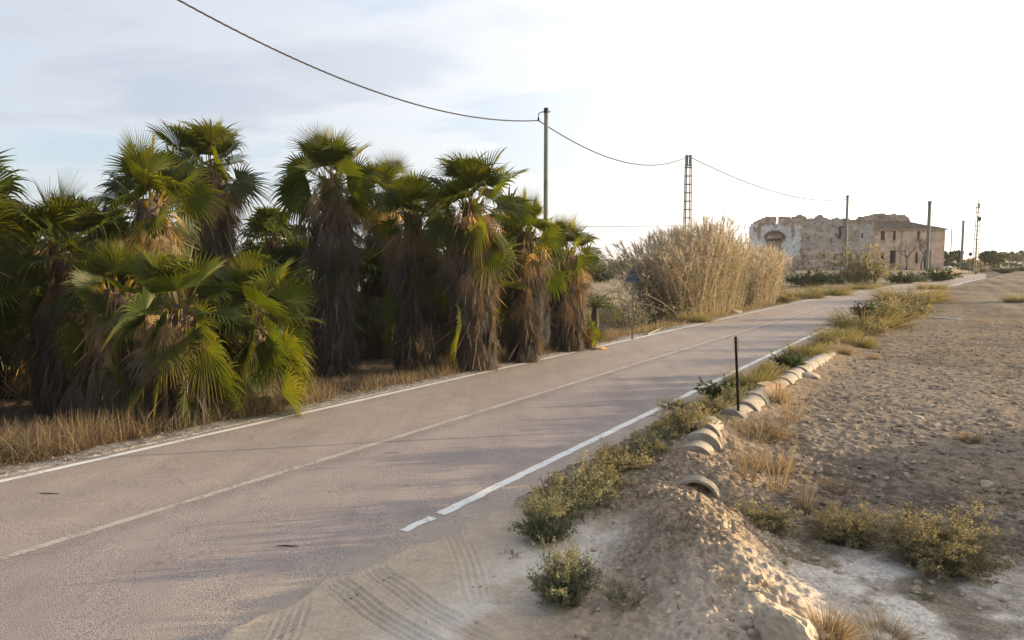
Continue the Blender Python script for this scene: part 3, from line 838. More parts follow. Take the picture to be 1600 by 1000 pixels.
# right verge, from the camera outwards
plant('near', "dark green leafy saltbush beside the sandy turn-out, nearest the camera", 882, 942, 150, 112, "saltbush", SB)
plant('sparse', "thin straggly saltbush sprawling on the mound's shaded foot", 972, 945, 120, 62, "saltbush", SB)
plant('sparse', "flat grey weed creeping over the pale sand beside the road", 785, 872, 50, 22, "weed", "weed")
plant('near', "grey-green saltbush at the end of the white line, left end of the verge bushes", 838, 846, 120, 110, "saltbush", SB)
plant('salt', "brownish twiggy saltbush in the middle of the nearest verge clump", 893, 792, 165, 92, "saltbush", SB)
plant('olive', "low olive saltbush at the far end of the nearest verge clump", 948, 738, 110, 62, "saltbush", SB)
plant('salt', "small round saltbush standing alone between verge clump and pipes", 1000, 706, 88, 44, "saltbush", SB)
plant('olive', "spreading olive saltbush left of the nearest row of exposed pipe collars", 1062, 672, 130, 66, "saltbush", SB)
plant('salt', "grey saltbush touching the white line, left of the dark marker post", 1040, 640, 70, 30, "saltbush", SB)
plant('green', "dark green weed bush between the white line and the marker post", 1112, 622, 90, 42, "weed_bush", SB)
plant('salt', "dark leafy weed behind the foot of the marker post", 1142, 632, 66, 40, "weed_bush", SB)
plant('yel', "bright yellow grass tuft just right of the marker post", 1176, 604, 72, 42, "grass_tuft", "grass")
plant('olive', "olive bush beside the white line, beyond the bright yellow tuft", 1202, 590, 70, 34, "weed_bush", SB)
plant('green', "green weed bush left of the long row of pipe collars", 1232, 577, 66, 34, "weed_bush", SB)
plant('yel', "tan and green grass tuft at the top end of the pipe row", 1262, 556, 60, 36, "grass_tuft", "grass")
plant('olive', "olive tuft above the last pipe collar, by the broken road edge", 1288, 540, 60, 32, "weed_bush", SB)
plant('yel', "grass tuft by the scrap on the road edge", 1312, 532, 60, 36, "grass_tuft", "grass")
plant('ball', "brown dried-up bush like a ball, beyond the last pipe collar", 1316, 553, 32, 26, "dry_bush", SB)
plant('yel', "round yellow-brown tuft standing out into the field from the verge", 1341, 541, 46, 30, "grass_tuft", "grass")
plant('olive', "brown-shaded tussock between the round tuft and the tall verge bush", 1364, 525, 80, 38, "grass_tussock", "grass")
plant('yel', "wide pale green tussock, roadside foot of the tall verge bush", 1352, 512, 100, 44, "grass_tussock", "grass")
plant('olive', "big pale green and tan tussock in the middle of the far verge clump", 1398, 508, 120, 54, "grass_tussock", "grass")
plant('green', "grey-green bush overhanging the road at the far verge clump", 1358, 498, 66, 34, "verge_bush", SB)
plant('olive', "dry brown-headed bush on the field side of the far verge clump", 1428, 497, 74, 44, "verge_bush", SB)
plant('yel', "tall yellow tussock, highest of the far verge clump", 1420, 472, 96, 42, "grass_tussock", "grass")
plant('olive', "dark-shaded bush under the tall yellow tussock", 1440, 480, 60, 34, "verge_bush", SB)
plant('ball', "reddish brown tuft at the far end of the verge clump", 1462, 470, 36, 24, "grass_tuft", "grass")
plant('yel', "small tuft where the verge clump ends by the road bend", 1456, 452, 40, 18, "grass_tuft", "grass")
plant('salt', "brown-tipped saltbush wedged between the two biggest verge saltbushes", 862, 815, 130, 96, "saltbush", SB)
plant('olive', "tawny saltbush on the field side of the nearest verge clump", 926, 768, 130, 70, "saltbush", SB)
plant('olive', "tawny saltbush touching the road side of the nearest verge clump", 848, 790, 90, 66, "saltbush", SB)
plant('olive', "yellowish bush just left of the marker post, over the dark weed", 1098, 645, 90, 46, "weed_bush", SB)
plant('salt', "grey bush halfway between the small round saltbush and the pipes", 1026, 688, 60, 34, "saltbush", SB)
# right foreground
plant('big', "large yellow-green bush on the pale crusted ground at the right", 1468, 886, 250, 104, "saltbush", SB)
plant('big', "mid-sized yellow-green bush left of the large bush on pale ground", 1318, 848, 160, 68, "saltbush", SB)
plant('olive', "low olive bush on the field edge, right of the open pipe mouth", 1195, 830, 170, 50, "saltbush", SB)
plant('sparse', "flat green weed on the white crust below the large bush", 1440, 938, 76, 24, "weed", "weed")
plant('sparse', "sparse green weed between the mound and the white crust", 1218, 880, 70, 20, "weed", "weed")
plant('dry', "reddish brown dry grass tuft beside the big pale rock", 1292, 996, 120, 50, "grass_tuft", "grass")
plant('dry', "dry straw tuft at the bottom edge, right of the big pale rock", 1380, 1004, 110, 46, "grass_tuft", "grass")
plant('wisp', "tallest wispy straw grass beside the nearest pipe collars", 1168, 752, 70, 108, "dry_grass_stalks", "grass")
plant('dry', "tangled straw mat in front of the marker post's pipe collars", 1192, 682, 110, 34, "dry_grass_mat", "grass")
plant('dry', "flattened straw tuft beside the tallest wispy straw grass", 1200, 735, 100, 34, "dry_grass_mat", "grass")
plant('wisp', "wispy straw grass leaning beyond the open pipe mouth", 1214, 772, 60, 92, "dry_grass_stalks", "grass")
plant('dry', "tan grass around the clay block at the pipe row's near end", 1212, 628, 56, 34, "grass_tuft", "grass")
plant('wisp', "straw stalks in front of the pipe collars at the marker post", 1236, 660, 70, 70, "dry_grass_stalks", "grass")
plant('wisp', "thin straw stalks over the field-side bush by the pipe mouth", 1256, 800, 60, 84, "dry_grass_stalks", "grass")
plant('dry', "golden straw tuft out in the field, left of the pale strip", 1310, 768, 60, 20, "grass_tuft", "grass")
plant('dry', "straw tuft lying in the field near the right photo edge", 1512, 690, 46, 18, "grass_tuft", "grass")
plant('yel', "lone yellowish tuft far out in the field at the right edge", 1594, 472, 44, 20, "grass_tuft", "grass")
plant('dry', "brown tuft in the field straight beyond the pipe row", 1366, 562, 20, 12, "grass_tuft", "grass")
# left verge, from the reeds to the bend
plant('yel', "yellow grass tuft at the foot of the reed thicket on the road edge", 1086, 503, 50, 26, "grass_tuft", "grass")
plant('olive', "green rounded bush at the right foot of the small reed thicket", 1222, 474, 62, 30, "verge_bush", SB)
plant('yel', "pale yellow-green tussock just right of the reeds' green bush", 1258, 466, 54, 24, "grass_tussock", "grass")
plant('yel', "yellow-green tussock left of the tamarisk, beside the road", 1296, 461, 60, 26, "grass_tussock", "grass")
plant('yel', "small yellow tuft under the tamarisk at the road edge", 1346, 452, 36, 14, "grass_tuft", "grass")
plant('green', "dark bush in front of the ruin's graffiti, left of the tamarisk", 1262, 448, 86, 30, "dark_bush", SB)
plant('green', "low dark bush right beneath the ruin's low wall", 1304, 444, 60, 24, "dark_bush", SB)
plant('olive', "large golden tamarisk bush in front of the ruin", 1344, 449, 108, 90, "tamarisk", SB)
plant('green', "dark green bush on the bank before the farmhouse, by the road", 1466, 440, 64, 26, "dark_bush", SB)
plant('olive', "pale grey-green low bush left of the dark roadside bush", 1438, 441, 44, 14, "verge_bush", SB)
plant('green', "dark bush below the farmhouse's left doorway", 1410, 443, 66, 22, "dark_bush", SB)  # added bush, its dark green stands in for the bank's shade
plant('dry', "tan weed clump on the bank under the farmhouse's right corner", 1490, 432, 26, 12, "grass_tuft", "grass")
plant('green', "small green bush on the field side where the road bends", 1568, 427, 44, 12, "dark_bush", SB)
plant('green', "green bush beyond the first one at the road bend, right edge", 1600, 424, 40, 10, "dark_bush", SB)
plant('olive', "pale bush on the house side of the road at its far bend", 1535, 425, 60, 12, "verge_bush", SB)

# ------------------------------------------------------------------ dry grass under the palms: nobody could count it
def scatter_blades(name, mat, S, Lt, n, hgt, wid, lean, seed, clump=.6, tint=(.2, .6), dens=None, zoff=0):
    rng = nr(seed)
    s_ = rng.uniform(S[0], S[1], n * 3); e_ = rng.uniform(Lt[0], Lt[1], n * 3)
    l_ = cen(s_) + e_
    X, Y = to_xy(s_, l_)
    m = fbm(X * 1.1, Y * 1.1, seed, 3) + .25 * rng.rand(n * 3) > clump
    X, Y = X[m][:n], Y[m][:n]; n = len(X)
    Z = h_smooth(X, Y) + zoff
    H_ = hgt * rng.uniform(.35, 1.1, n) * (.5 + 1.0 * fbm(X * .8, Y * .8, seed + 3, 3))
    K = 4; t = np.linspace(0, 1, K)
    a = rng.uniform(0, 2 * PI, n); le = lean * np.abs(rng.normal(0, 1, n))
    P = np.zeros((n, K, 3))
    P[..., 0] = X[:, None] + np.cos(a)[:, None] * (le * H_)[:, None] * t ** 1.6
    P[..., 1] = Y[:, None] + np.sin(a)[:, None] * (le * H_)[:, None] * t ** 1.6
    P[..., 2] = Z[:, None] - .03 + H_[:, None] * t / np.sqrt(1 + le[:, None] ** 2 * .8)
    W = wid * rng.uniform(.6, 1.4, n)[:, None] * np.array([[1, .9, .6, .12]])
    sd = rng.normal(0, 1, (n, 3)); sd[:, 2] *= .1; sd /= np.linalg.norm(sd, axis=1)[:, None]
    g = Geo(); strips(g, P, W, sd, np.clip(rng.uniform(tint[0], tint[1], n)[:, None] + .25 * t, 0, 1))
    return tag(g.build(name, mat), None, kind="stuff")
scatter_blades("dry_grass", M['grass'], (1.5, 8.0), (-5.8, -3.15), 15000, .52, .004, 1.1, 301, .56, (.0, .5))
scatter_blades("dry_grass", M['grass'], (8.0, 24), (-5.2, -2.95), 22000, .36, .0045, 1.2, 302, .5, (.1, .5))
scatter_blades("dry_grass", M['grass'], (24, 62), (-5.0, -3.1), 9000, .38, .009, .7, 303, .5, (.15, .6))
scatter_blades("green_weeds", M['ygrass'], (7, 60), (-3.5, -2.95), 5000, .16, .005, .7, 304, .58, (.1, .6))
# weeds, straw and stones in the field
scatter_blades("dry_weeds", M['grass'], (4.5, 34), (4.0, 18), 26000, .085, .0055, 1.8, 305, .56, (.2, .8))
scatter_blades("dry_weeds", M['grass'], (28, 110), (4.5, 45), 22000, .16, .012, 1.3, 306, .62, (.1, .7))
scatter_blades("green_weeds", M['olive'], (3.6, 9.5), (5.0, 11.5), 5500, .045, .006, 1.6, 307, .66, (.1, .5))
scatter_blades("dry_weeds", M['ygrass'], (9, 80), (3.1, 4.0), 9000, .22, .006, .9, 308, .55, (.1, .7))
# scrubby field on the left beyond the palms
scatter_blades("scrub", M['grass'], (30, 170), (-60, -8), 22000, .30, .03, 1.1, 309, .62, (.0, .4))

def scatter_shrublets(name, me_pair_seed, mat, S, E_, n, w_, h_, seed):
    rng = nr(seed); protos = []
    for k in range(3):
        r2 = nr(me_pair_seed + k); m = 420; a = r2.uniform(0, 2 * PI, m); inc = np.sqrt(r2.rand(m)) * 1.4; q = r2.uniform(.45, 1.0, m)
        C = np.stack([np.cos(a) * np.sin(inc), np.sin(a) * np.sin(inc), np.cos(inc)], 1) * q[:, None]
        d = r2.normal(0, 1, (m, 3)); d[:, 2] = np.abs(d[:, 2]); d /= np.linalg.norm(d, axis=1)[:, None]; e = np.cross(d, r2.normal(0, 1, (m, 3))); e /= np.linalg.norm(e, axis=1)[:, None]
        s_ = .06 * r2.uniform(.6, 1.5, m)[:, None]
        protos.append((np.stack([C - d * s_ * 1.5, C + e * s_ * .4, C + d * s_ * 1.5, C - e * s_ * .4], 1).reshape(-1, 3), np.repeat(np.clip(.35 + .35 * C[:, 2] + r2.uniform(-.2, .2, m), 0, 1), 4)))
    g = Geo()
    for k in range(n):
        s_ = S[0] + (S[1] - S[0]) * rng.rand() ** 1.3; l_ = cen(s_) + rng.uniform(*E_); X, Y = to_xy(s_, l_); V, T = protos[k % 3]
        w0 = w_ * rng.uniform(.5, 1.4); a = rng.uniform(0, 6.28); ca, sa = math.cos(a), math.sin(a)
        P = np.stack([V[:, 0] * ca - V[:, 1] * sa, V[:, 0] * sa + V[:, 1] * ca, V[:, 2]], 1) * np.array([w0, w0, h_ * rng.uniform(.4, 1.3)]) + np.array([X, Y, gz(X, Y)])
        g.add(P, np.arange(len(P)).reshape(-1, 4), np.clip(T + rng.uniform(-.2, .25), 0, 1))
    return tag(g.build(name, mat), None, kind="stuff")
scatter_shrublets("verge_weeds", 501, M['olive'], (8.5, 60), (3.05, 3.95), 150, .17, .17, 511)
scatter_shrublets("verge_weeds", 521, M['salt'], (7.5, 40), (3.05, 4.0), 70, .15, .15, 512)
scatter_shrublets("verge_weeds", 531, M['ygrass'], (50, 110), (-4.4, -3.0), 90, .3, .25, 513)
scatter_shrublets("field_weeds", 541, M['salt'], (7, 45), (4.5, 22), 90, .09, .05, 514)
scatter_shrublets("crust_weeds", 551, M['salt'], (3.8, 7.2), (5.6, 11), 90, .06, .02, 515)

def rock_geo(g, p, size, rng, sub=0, flat=.7, t=.5, M3=None):
    me = _ICO[sub]
    v = me[0].copy()
    k = rng.normal(0, 1, (7, 3)); k /= np.linalg.norm(k, axis=1)[:, None]
    for d in k:                                        # chip flat facets off a ball
        h = rng.uniform(.55, .85); dd = v @ d
        v = v - np.maximum(dd - h, 0)[:, None] * d
    v = v * (1 + .12 * (rng.rand(len(v)) - .5))[:, None] * np.array([rng.uniform(.8, 1.3), rng.uniform(.7, 1.1), flat]) * size
    a = rng.uniform(0, 2 * PI); ca, sa = math.cos(a), math.sin(a)
    v = np.stack([v[:, 0] * ca - v[:, 1] * sa, v[:, 0] * sa + v[:, 1] * ca, v[:, 2]], 1) + np.array(p)
    g.add(v, me[1], t)
import bmesh
_ICO = []
for sub in (1, 2, 4):
    bm = bmesh.new(); bmesh.ops.create_icosphere(bm, subdivisions=sub, radius=1)
    bm.verts.ensure_lookup_table()
    _ICO.append((np.array([tuple(v.co) for v in bm.verts]), np.array([[v.index for v in f.verts] for f in bm.faces]))); bm.free()
rng = nr(55)
g = Geo(); k = 0
while k < 5200:
    s_ = 3.5 + 40 * rng.rand() ** 1.7; e_ = rng.uniform(3.2, 3.2 + 6 + s_ * .6)
    X, Y = to_xy(s_, cen(s_) + e_)
    if s_ < 6.5 and e_ < 5.4 and rng.rand() < .85: continue
    if fbm(np.array([X * .8]), np.array([Y * .8]), 61, 3)[0] + .35 * rng.rand() < .55: continue
    sz = .008 + .042 * rng.rand() ** 3.2
    rock_geo(g, (X, Y, gz(X, Y) + .022 + sz * .15), sz, rng); k += 1
tag(g.build("field_stones", M['rock']), None, kind="stuff")
g = Geo()
for k in range(900):
    s_ = rng.uniform(2, 40); e_ = rng.uniform(-3.35, -2.75); X, Y = to_xy(s_, cen(s_) + e_)
    rock_geo(g, (X, Y, gz(X, Y) + .02), .006 + .016 * rng.rand() ** 2, rng)
tag(g.build("roadside_gravel", M['rock']), None, kind="stuff")

g = Geo(); rng = nr(67)
for k in range(700):
    al_ = rng.uniform(0, 5.5); pt = Vector((*RIDGE[1], 0)).lerp(Vector((*RIDGE[5], 0)), al_ / 5.5); X, Y = pt.x + rng.normal(0, .5), pt.y + rng.normal(0, .25)
    sz = .006 + .022 * rng.rand() ** 3; rock_geo(g, (X, Y, gz(X, Y) + .022), sz, rng, flat=.7)
tag(g.build("mound_pebbles", M['rock']), None, kind="stuff")
g = Geo(); rng = nr(66); k = 0
while k < 4600:
    s_ = 4.5 + 34 * rng.rand() ** 1.5; e_ = rng.uniform(4.6, 7 + s_ * .6); X, Y = to_xy(s_, cen(s_) + e_)
    if s_ < 8.0: continue
    sz = .016 + .055 * rng.rand() ** 2.2; rock_geo(g, (X, Y, gz(X, Y) + .02), sz, rng, flat=.6); k += 1
tag(g.build("soil_clods", M['clod']), None, kind="stuff")
def rock(label, u, v, wpx, flat=.7, seed=1, dz=0):
    p = hit(u, v); r_ = nr(seed); g = Geo()
    sz = wpx / F * p.y * .5
    rock_geo(g, (0, 0, 0), sz, r_, 2 if wpx > 30 else 1, flat)
    o = g.build("rock", M['rock'], smooth=False, loc=(p.x, p.y, p.z + sz * flat * .35 + dz))
    return tag(o, label, "rock")
rock("big pale rock with a sunlit edge at the photo's bottom edge", 1226, 1000, 108, .75, 4)
rock("round brown stone on the right flank of the earth mound", 1131, 826, 22, .85, 6, .02)
rock("flat pale stone lying beside the long row of pipe collars", 1267, 590, 30, .5, 9)
rock("whitish stone slab in the straw, right of the nearest pipe collars", 1181, 703, 22, .4, 12)
rock("angular stone half sunk in the field, right of the pale track", 1540, 760, 26, .6, 14)
rock("small upright stone on the crest near the pipe mouth", 1049, 745, 9, 1.3, 15)
rock("pale field stone near the right edge, above the large bush", 1562, 650, 20, .5, 17)
rock("small stone on the white crust right of the mound", 1176, 856, 16, .6, 19)
rock("grey stone in the middle of the ploughed field", 1434, 654, 18, .5, 21)
rock("pale rubble stone under the reeds at the road edge", 1150, 489, 18, .5, 23)
# ------------------------------------------------------------------ reed thickets
def reeds(label, spots, n, hlo, hhi, seed, lean_left, ls, tone=0, group=None):
    """a giant-cane thicket: canes, their leaves and the feathery plumes"""
    rng = nr(seed)
    (s0, s1), (e0, e1) = spots
    cs, ce = (s0 + s1) / 2, (e0 + e1) / 2
    cx, cy = to_xy(cs, cen(cs) + ce); cz = gz(cx, cy)
    root = thing("reed_thicket", label, "reeds", (cx, cy, cz), group)
    u = rng.uniform(-1, 1, n); v = rng.uniform(-1, 1, n)
    k = np.sqrt(np.clip(1 - .5 * v ** 2, 0, 1)); u = u * k
    S = cs + u * (s1 - s0) / 2; E = ce + v * (e1 - e0) / 2
    X, Y = to_xy(S, cen(S) + E); Z = h_smooth(X, Y)
    Hh = rng.uniform(hlo, hhi, n) * (1 - .30 * np.abs(u) ** 2.5) * (.82 + .36 * fbm(X * .5, Y * .5, seed, 3))
    # canes lean outward, most at the left end
    along = np.array([ST, CT]); across = np.array([CT, -ST])
    out = (u[:, None] * along * ls + v[:, None] * across * .10) + rng.normal(0, .10, (n, 2))
    out = out + np.where(u < -.5, 1.0, 0)[:, None] * (lean_left * rng.rand(n)[:, None] ** 2) * (-along * .7 + np.array([-.55, 0]))
    K = 6; t = np.linspace(0, 1, K)
    P = np.zeros((n, K, 3))
    P[..., 0] = (X - cx)[:, None] + out[:, :1] * Hh[:, None] * t ** 1.35
    P[..., 1] = (Y - cy)[:, None] + out[:, 1:] * Hh[:, None] * t ** 1.35
    ml = np.linalg.norm(out, axis=1)
    P[..., 2] = (Z - cz)[:, None] - .05 + Hh[:, None] * t * (1 - .22 * np.clip(ml, 0, 1.5)[:, None] * t)
    g = Geo()
    W = .012 * rng.uniform(.7, 1.3, n)[:, None] * np.array([[1, 1, .9, .75, .55, .3]])
    sd = rng.normal(0, 1, (n, 3)); sd[:, 2] = 0; sd /= np.linalg.norm(sd, axis=1)[:, None]
    tn0 = .58 + tone + rng.uniform(-.18, .18, n)
    strips(g, P, W, sd, np.clip(tn0[:, None] - .12 + .22 * t, 0, 1))
    g.build("canes", M['reed'], root)
    # leaves
    g = Geo(); m = 11
    q = np.repeat(np.arange(n), m); tl = rng.uniform(.12, .97, n * m); kk = tl * (K - 1); i0 = np.minimum(kk.astype(int), K - 2); fr = (kk - i0)[:, None]
    B = P[q, i0] * (1 - fr) + P[q, i0 + 1] * fr
    a = rng.uniform(0, 2 * PI, n * m); ln = rng.uniform(.22, .55, n * m)
    d = np.stack([np.cos(a), np.sin(a), 0 * a], 1)
    up = rng.uniform(.2, 1.3, n * m)
    LP = np.stack([B, B + (d * .45 + np.array([0, 0, 1]) * up[:, None] * .45) * ln[:, None], B + (d * .95 + np.array([0, 0, 1]) * (up * .62 - rng.uniform(0, .55, n * m))[:, None]) * ln[:, None]], 1)
    LW = .016 * rng.uniform(.6, 1.4, n * m)[:, None] * np.array([[.7, 1, .08]])
    sd = np.cross(d, rng.normal(0, 1, (n * m, 3))); sd /= np.linalg.norm(sd, axis=1)[:, None]
    tn = tn0[q] + rng.uniform(-.2, .15, n * m) - .30 * np.exp(-((tl - .45) / .28) ** 2) * (rng.rand(n * m) < .6) + .12 * (tl > .8)
    strips(g, LP, LW, sd, np.clip(tn, 0, 1)); g.build("leaves", M['reed'], root)
    # plumes
    g = Geo(); sel = rng.rand(n) < .55; idx = np.nonzero(sel)[0]; m = 7
    q = np.repeat(idx, m); tip = P[q, -1]; dr = P[q, -1] - P[q, -2]; dr /= np.linalg.norm(dr, axis=1)[:, None]
    nn = len(q); ln = rng.uniform(.15, .42, nn)
    j = rng.normal(0, .35, (nn, 3))
    LP = np.stack([tip - dr * .12, tip + (dr + j * .6) * ln[:, None] * .5, tip + (dr + j) * ln[:, None]], 1)
    LW = .017 * rng.uniform(.6, 1.3, nn)[:, None] * np.array([[.5, 1, .2]])
    sd = rng.normal(0, 1, (nn, 3)); sd /= np.linalg.norm(sd, axis=1)[:, None]
    strips(g, LP, LW, sd, np.clip(.72 + tone * .5 + rng.uniform(-.2, .25, nn), 0, 1)); g.build("plumes", M['reed'], root)
    return root
reeds("tall tan reed thicket beside the road, with canes leaning out on the left", ((34.0, 45.0), (-6.6, -3.4)), 2200, 3.5, 4.8, 401, .75, .06)
reeds("smaller orange-tinted reed thicket adjoining the tall one, before the ruin", ((46.5, 53.5), (-6.0, -3.3)), 1100, 2.9, 3.7, 402, 0, .05, .08)

def cane(label, a, b, rad_=.022, sag=.25):
    pts = []
    for t in np.linspace(0, 1, 7):
        p = Vector(a).lerp(Vector(b), t); p.z += sag * math.sin(PI * t); pts.append(p)
    g = Geo(); o0 = pts[0].copy(); tube(g, [p - o0 for p in pts], [rad_ * (1 - .6 * t) for t in np.linspace(0, 1, 7)], 6, .75)
    return tag(g.build("fallen_cane", M['reed'], loc=o0), label, "cane", None)
p0 = hit(1064, 502)
cane("pale broken cane lying low towards the road edge, under the reeds", hit(1012, 524) + Vector((0, 0, .04)), p0 + Vector((.3, .4, .12)), .022, .03)
cane("upper of two bleached canes leaning left out of the reed foot", at(1006, 459, 34.0), at(1060, 493, 34.2), .03, .12)
cane("lower of two bleached canes leaning left out of the reed foot", at(1000, 474, 33.6), at(1046, 490, 34.0), .024, .08)
g = Geo(); q0 = hit(1068, 500); bar(g, (0, 0, -.05), (-.28, .1, .62), .2, .12, .75); bar(g, (.02, .02, .05), (-.2, .16, .5), .08, .15, .5)
tag(g.build("cane_stump", M['reed'], loc=q0), "split pale stump at the foot of the tall reeds", "stump")
plant('bare', "leafless grey-brown bush under the leaning reeds, behind the warning sign", 978, 520, 130, 106, "bare_bush", SB)

# ------------------------------------------------------------------ poles, cables, sign
def foot(u, v, depth):
    p = at(u, v, depth); return Vector((p.x, depth, gz(p.x, depth)))
def pole(label, u, vtop, depth, r0, r1, bracket=True, cat="utility pole", group=None):
    b = foot(u, vtop, depth); H = at(u, vtop, depth).z - b.z
    root = thing("utility_pole", label, cat, b, group)
    g = Geo(); tube(g, [(0, 0, z) for z in (-.4, 0, H * .5, H)], [r0, r0, (r0 + r1) / 2, r1], 14); g.build("shaft", M['pole'], root, True)
    g = Geo(); tube(g, [(0, 0, H - .04), (0, 0, H + .05)], [r1 * 1.25, r1 * 1.1], 14); g.build("cap", M['cable'], root)
    if bracket:
        g = Geo(); zb = H - .20
        tube(g, [(0, 0, zb + .12), (-.18, -.04, zb + .10), (-.28, -.06, zb + .03)], .018, 6)
        tube(g, [(-.28, -.06, zb + .05), (-.28, -.06, zb - .14)], .016, 6); tube(g, [(r1 * .5, 0, zb + .12), (r1 * 2.2, .02, zb + .12)], .018, 6)
        tube(g, [(0, 0, zb + .14), (0, 0, zb + .08)], r1 * 1.3, 12)
        g.build("cable_bracket", M['cable'], root)
        g = Geo(); tube(g, [(-.28, -.06, zb - .10), (-.28, -.06, zb - .22)], [.035, .03], 8); g.build("clamp", M['cable'], root)
    return b, H
P1 = pole("tall grey-green pole rising behind the palms, carrying the thick cable", 853.5, 171, 27, .105, .075)
P3 = pole("slender pole behind the golden tamarisk, in front of the ruin", 1324.5, 306, 86, .17, .13)
P4 = pole("stout pole in front of the farmhouse's right windows", 1453, 315, 111, .26, .23)
P5 = pole("dark pole on the skyline between the farmhouse and the far lattice mast", 1505.5, 345, 150, .25, .22)
P6 = pole("thin pale pole against the trees beside the farmhouse's right end", 1487.5, 355, 172, .13, .10, False)

def lattice(label, u, vtop, depth, wb, wt, nr_, hoop):
    b = foot(u, vtop, depth); H = at(u, vtop, depth).z - b.z
    root = thing("lattice_mast", label, "lattice mast", b)
    c = [(sx, sy) for sx in (-1, 1) for sy in (-1, 1)]
    hw = lambda z: (wb + (wt - wb) * z / H) * .5
    for sx, sy in c:
        g = Geo(); q = .06 if depth < 100 else .11
        for dx, dy in ((1, 0), (0, 1)):
            a0 = Vector((sx * hw(0) - sx * dx * q * .5, sy * hw(0) - sy * dy * q * .5, -.3)); a1 = Vector((sx * hw(H) - sx * dx * q * .5, sy * hw(H) - sy * dy * q * .5, H))
            bar(g, a0, a1, q if dx else .012, q if dy else .012)
        g.build("mast_leg", M['lattice'], root)
    g = Geo()
    zs = np.linspace(.5, H - .75, nr_)
    wd = .055 if depth < 100 else .12
    for z in list(zs) + [H - .62, H - .02]:
        h = hw(z)
        for a0, a1 in (((-h, -h), (h, -h)), ((h, -h), (h, h)), ((h, h), (-h, h)), ((-h, h), (-h, -h))):
            bar(g, (*a0, z), (*a1, z), wd, wd * .6)
    g.build("rungs", M['lattice'], root)
    g = Geo(); h = hw(H) * .9
    for sx in (-.55, .1, .6): bar(g, (sx * h, -h, H - .62), (sx * h, -h, H), .045, .05)
    g.build("head_plate", M['lattice'], root)
    if hoop:
        g = Geo(); tube(g, [(-h + 2 * h * t, 0, H + hoop * math.sin(PI * t) ** .7) for t in np.linspace(0, 1, 13)], .012, 6); g.build("top_hoop", M['lattice'], root)
    else:
        g = Geo(); tube(g, [(0, 0, H - .1), (0, 0, H + .65)], .05, 6); bar(g, (-.35, 0, H + .6), (.4, 0, H + .6), .06); g.build("top_arm", M['lattice'], root)
        g = Geo(); box(g, (h * 1.5, -h, H - 2.7), (.35, .3, .7)); g.build("equipment_box", M['cable'], root)
    return b, H
P2 = lattice("tall narrow steel lattice mast rising behind the reed thicket", 1076, 243, 47, .44, .34, 17, .42)
P7 = lattice("far steel lattice mast on the skyline, right of the farmhouse", 1529, 318, 132, .72, .38, 15, 0)

def cable(label, a, b, sag, r, group=None, twist=False, n=40):
    a = Vector(a); b = Vector(b); T = np.linspace(0, 1, n)
    pts = []
    for t in T:
        p = a.lerp(b, t); p.z -= sag * 4 * t * (1 - t); pts.append(p)
    g = Geo(); o0 = pts[0].copy()
    if twist:
        fine = np.linspace(0, 1, 520)
        for ph in (0, 2.1, 4.2):
            q = []
            for t in fine:
                p = a.lerp(b, t); p.z -= sag * 4 * t * (1 - t)
                k = t * (b - a).length * 2 * PI / .62 + ph
                q.append(p - o0 + Vector((math.cos(k) * r * .7, 0, math.sin(k) * r * .7)))
            tube(g, q, r * .72, 4)
    else: tube(g, [p - o0 for p in pts], r, 5)
    return tag(g.build("overhead_cable", M['cable'], loc=o0), label, "cable", group)
A1 = P1[0] + Vector((-.28, -.06, P1[1] - .40)); A2 = P2[0] + Vector((-.20, 0, P2[1] - .12)); A2b = P2[0] + Vector((.22, 0, P2[1] - .15))
A3 = P3[0] + Vector((-.28, -.06, P3[1] - .40)); A4 = P4[0] + Vector((-.3, -.06, P4[1] - .40)); A5 = P5[0] + Vector((-.28, -.06, P5[1] - .4)); A7 = P7[0] + Vector((.4, 0, P7[1] + .6))
# the near span comes from a pole behind the camera
B0 = Vector((-12, 7, 11.2))
cable("thick twisted black cable sweeping from the sky to the pole behind the palms", B0, A1, 2.0, .016, twist=True)
cable("cable sagging from the pole behind the palms to the nearer lattice mast", A1, A2, .95, .018, twist=True)
cable("cable from the nearer lattice mast to the slender pole before the ruin", A2b, A3, 1.0, .028)
cable("faint cable between the slender pole and the stout farmhouse pole", A3, A4, .9, .026)
cable("faint cable between the stout farmhouse pole and the dark skyline pole", A4, A5, .8, .03)
cable("faint cable running right from the top of the far lattice mast", A7, at(1700, 300, 175), 1.6, .03)
cable("thin level wire running behind the palms and reeds to the ruin's wall", at(640, 352, 58), at(1256, 343, 117.7), .5, .022)

# warning sign seen from behind
b = hit(988, 531); H = at(988, 417, b.y).z - b.z; root = thing("road_sign", "triangular road sign seen from its grey back, on a thin post", "road sign", b)
wd = 25.5 / F * b.y; g = Geo(); box(g, (0, .04, H * .5 - .1), (.06, .035, H + .05 - .12)); g.build("post", M['signpost'], root)
hh = wd * .90; zb = H - hh; g = Geo(); R_c = .035
def rounded_tri(w, h, r, n=5):
    P = [(-w / 2, 0), (w / 2, 0), (0, h)]; out = []
    for k in range(3):
        a = Vector(P[k - 1]); c_ = Vector(P[k]); d_ = Vector(P[(k + 1) % 3])
        p0 = c_ + (a - c_).normalized() * r * 1.8; p1 = c_ + (d_ - c_).normalized() * r * 1.8
        for t in [float(q) for q in np.linspace(0, 1, n)]: out.append((1 - t) ** 2 * p0 + 2 * t * (1 - t) * c_ + t ** 2 * p1)
    return out
tri = rounded_tri(wd, hh, R_c); n = len(tri)
for y0, y1 in ((.0, .004),):
    v = [(p.x, y0, zb + p.y) for p in tri] + [(p.x, y1, zb + p.y) for p in tri]
    g.add(v, [[k, (k + 1) % n, n + (k + 1) % n, n + k] for k in range(n)]); g.F.append(np.array([list(range(n))])); g.F.append(np.array([list(range(n, 2 * n))[::-1]]))
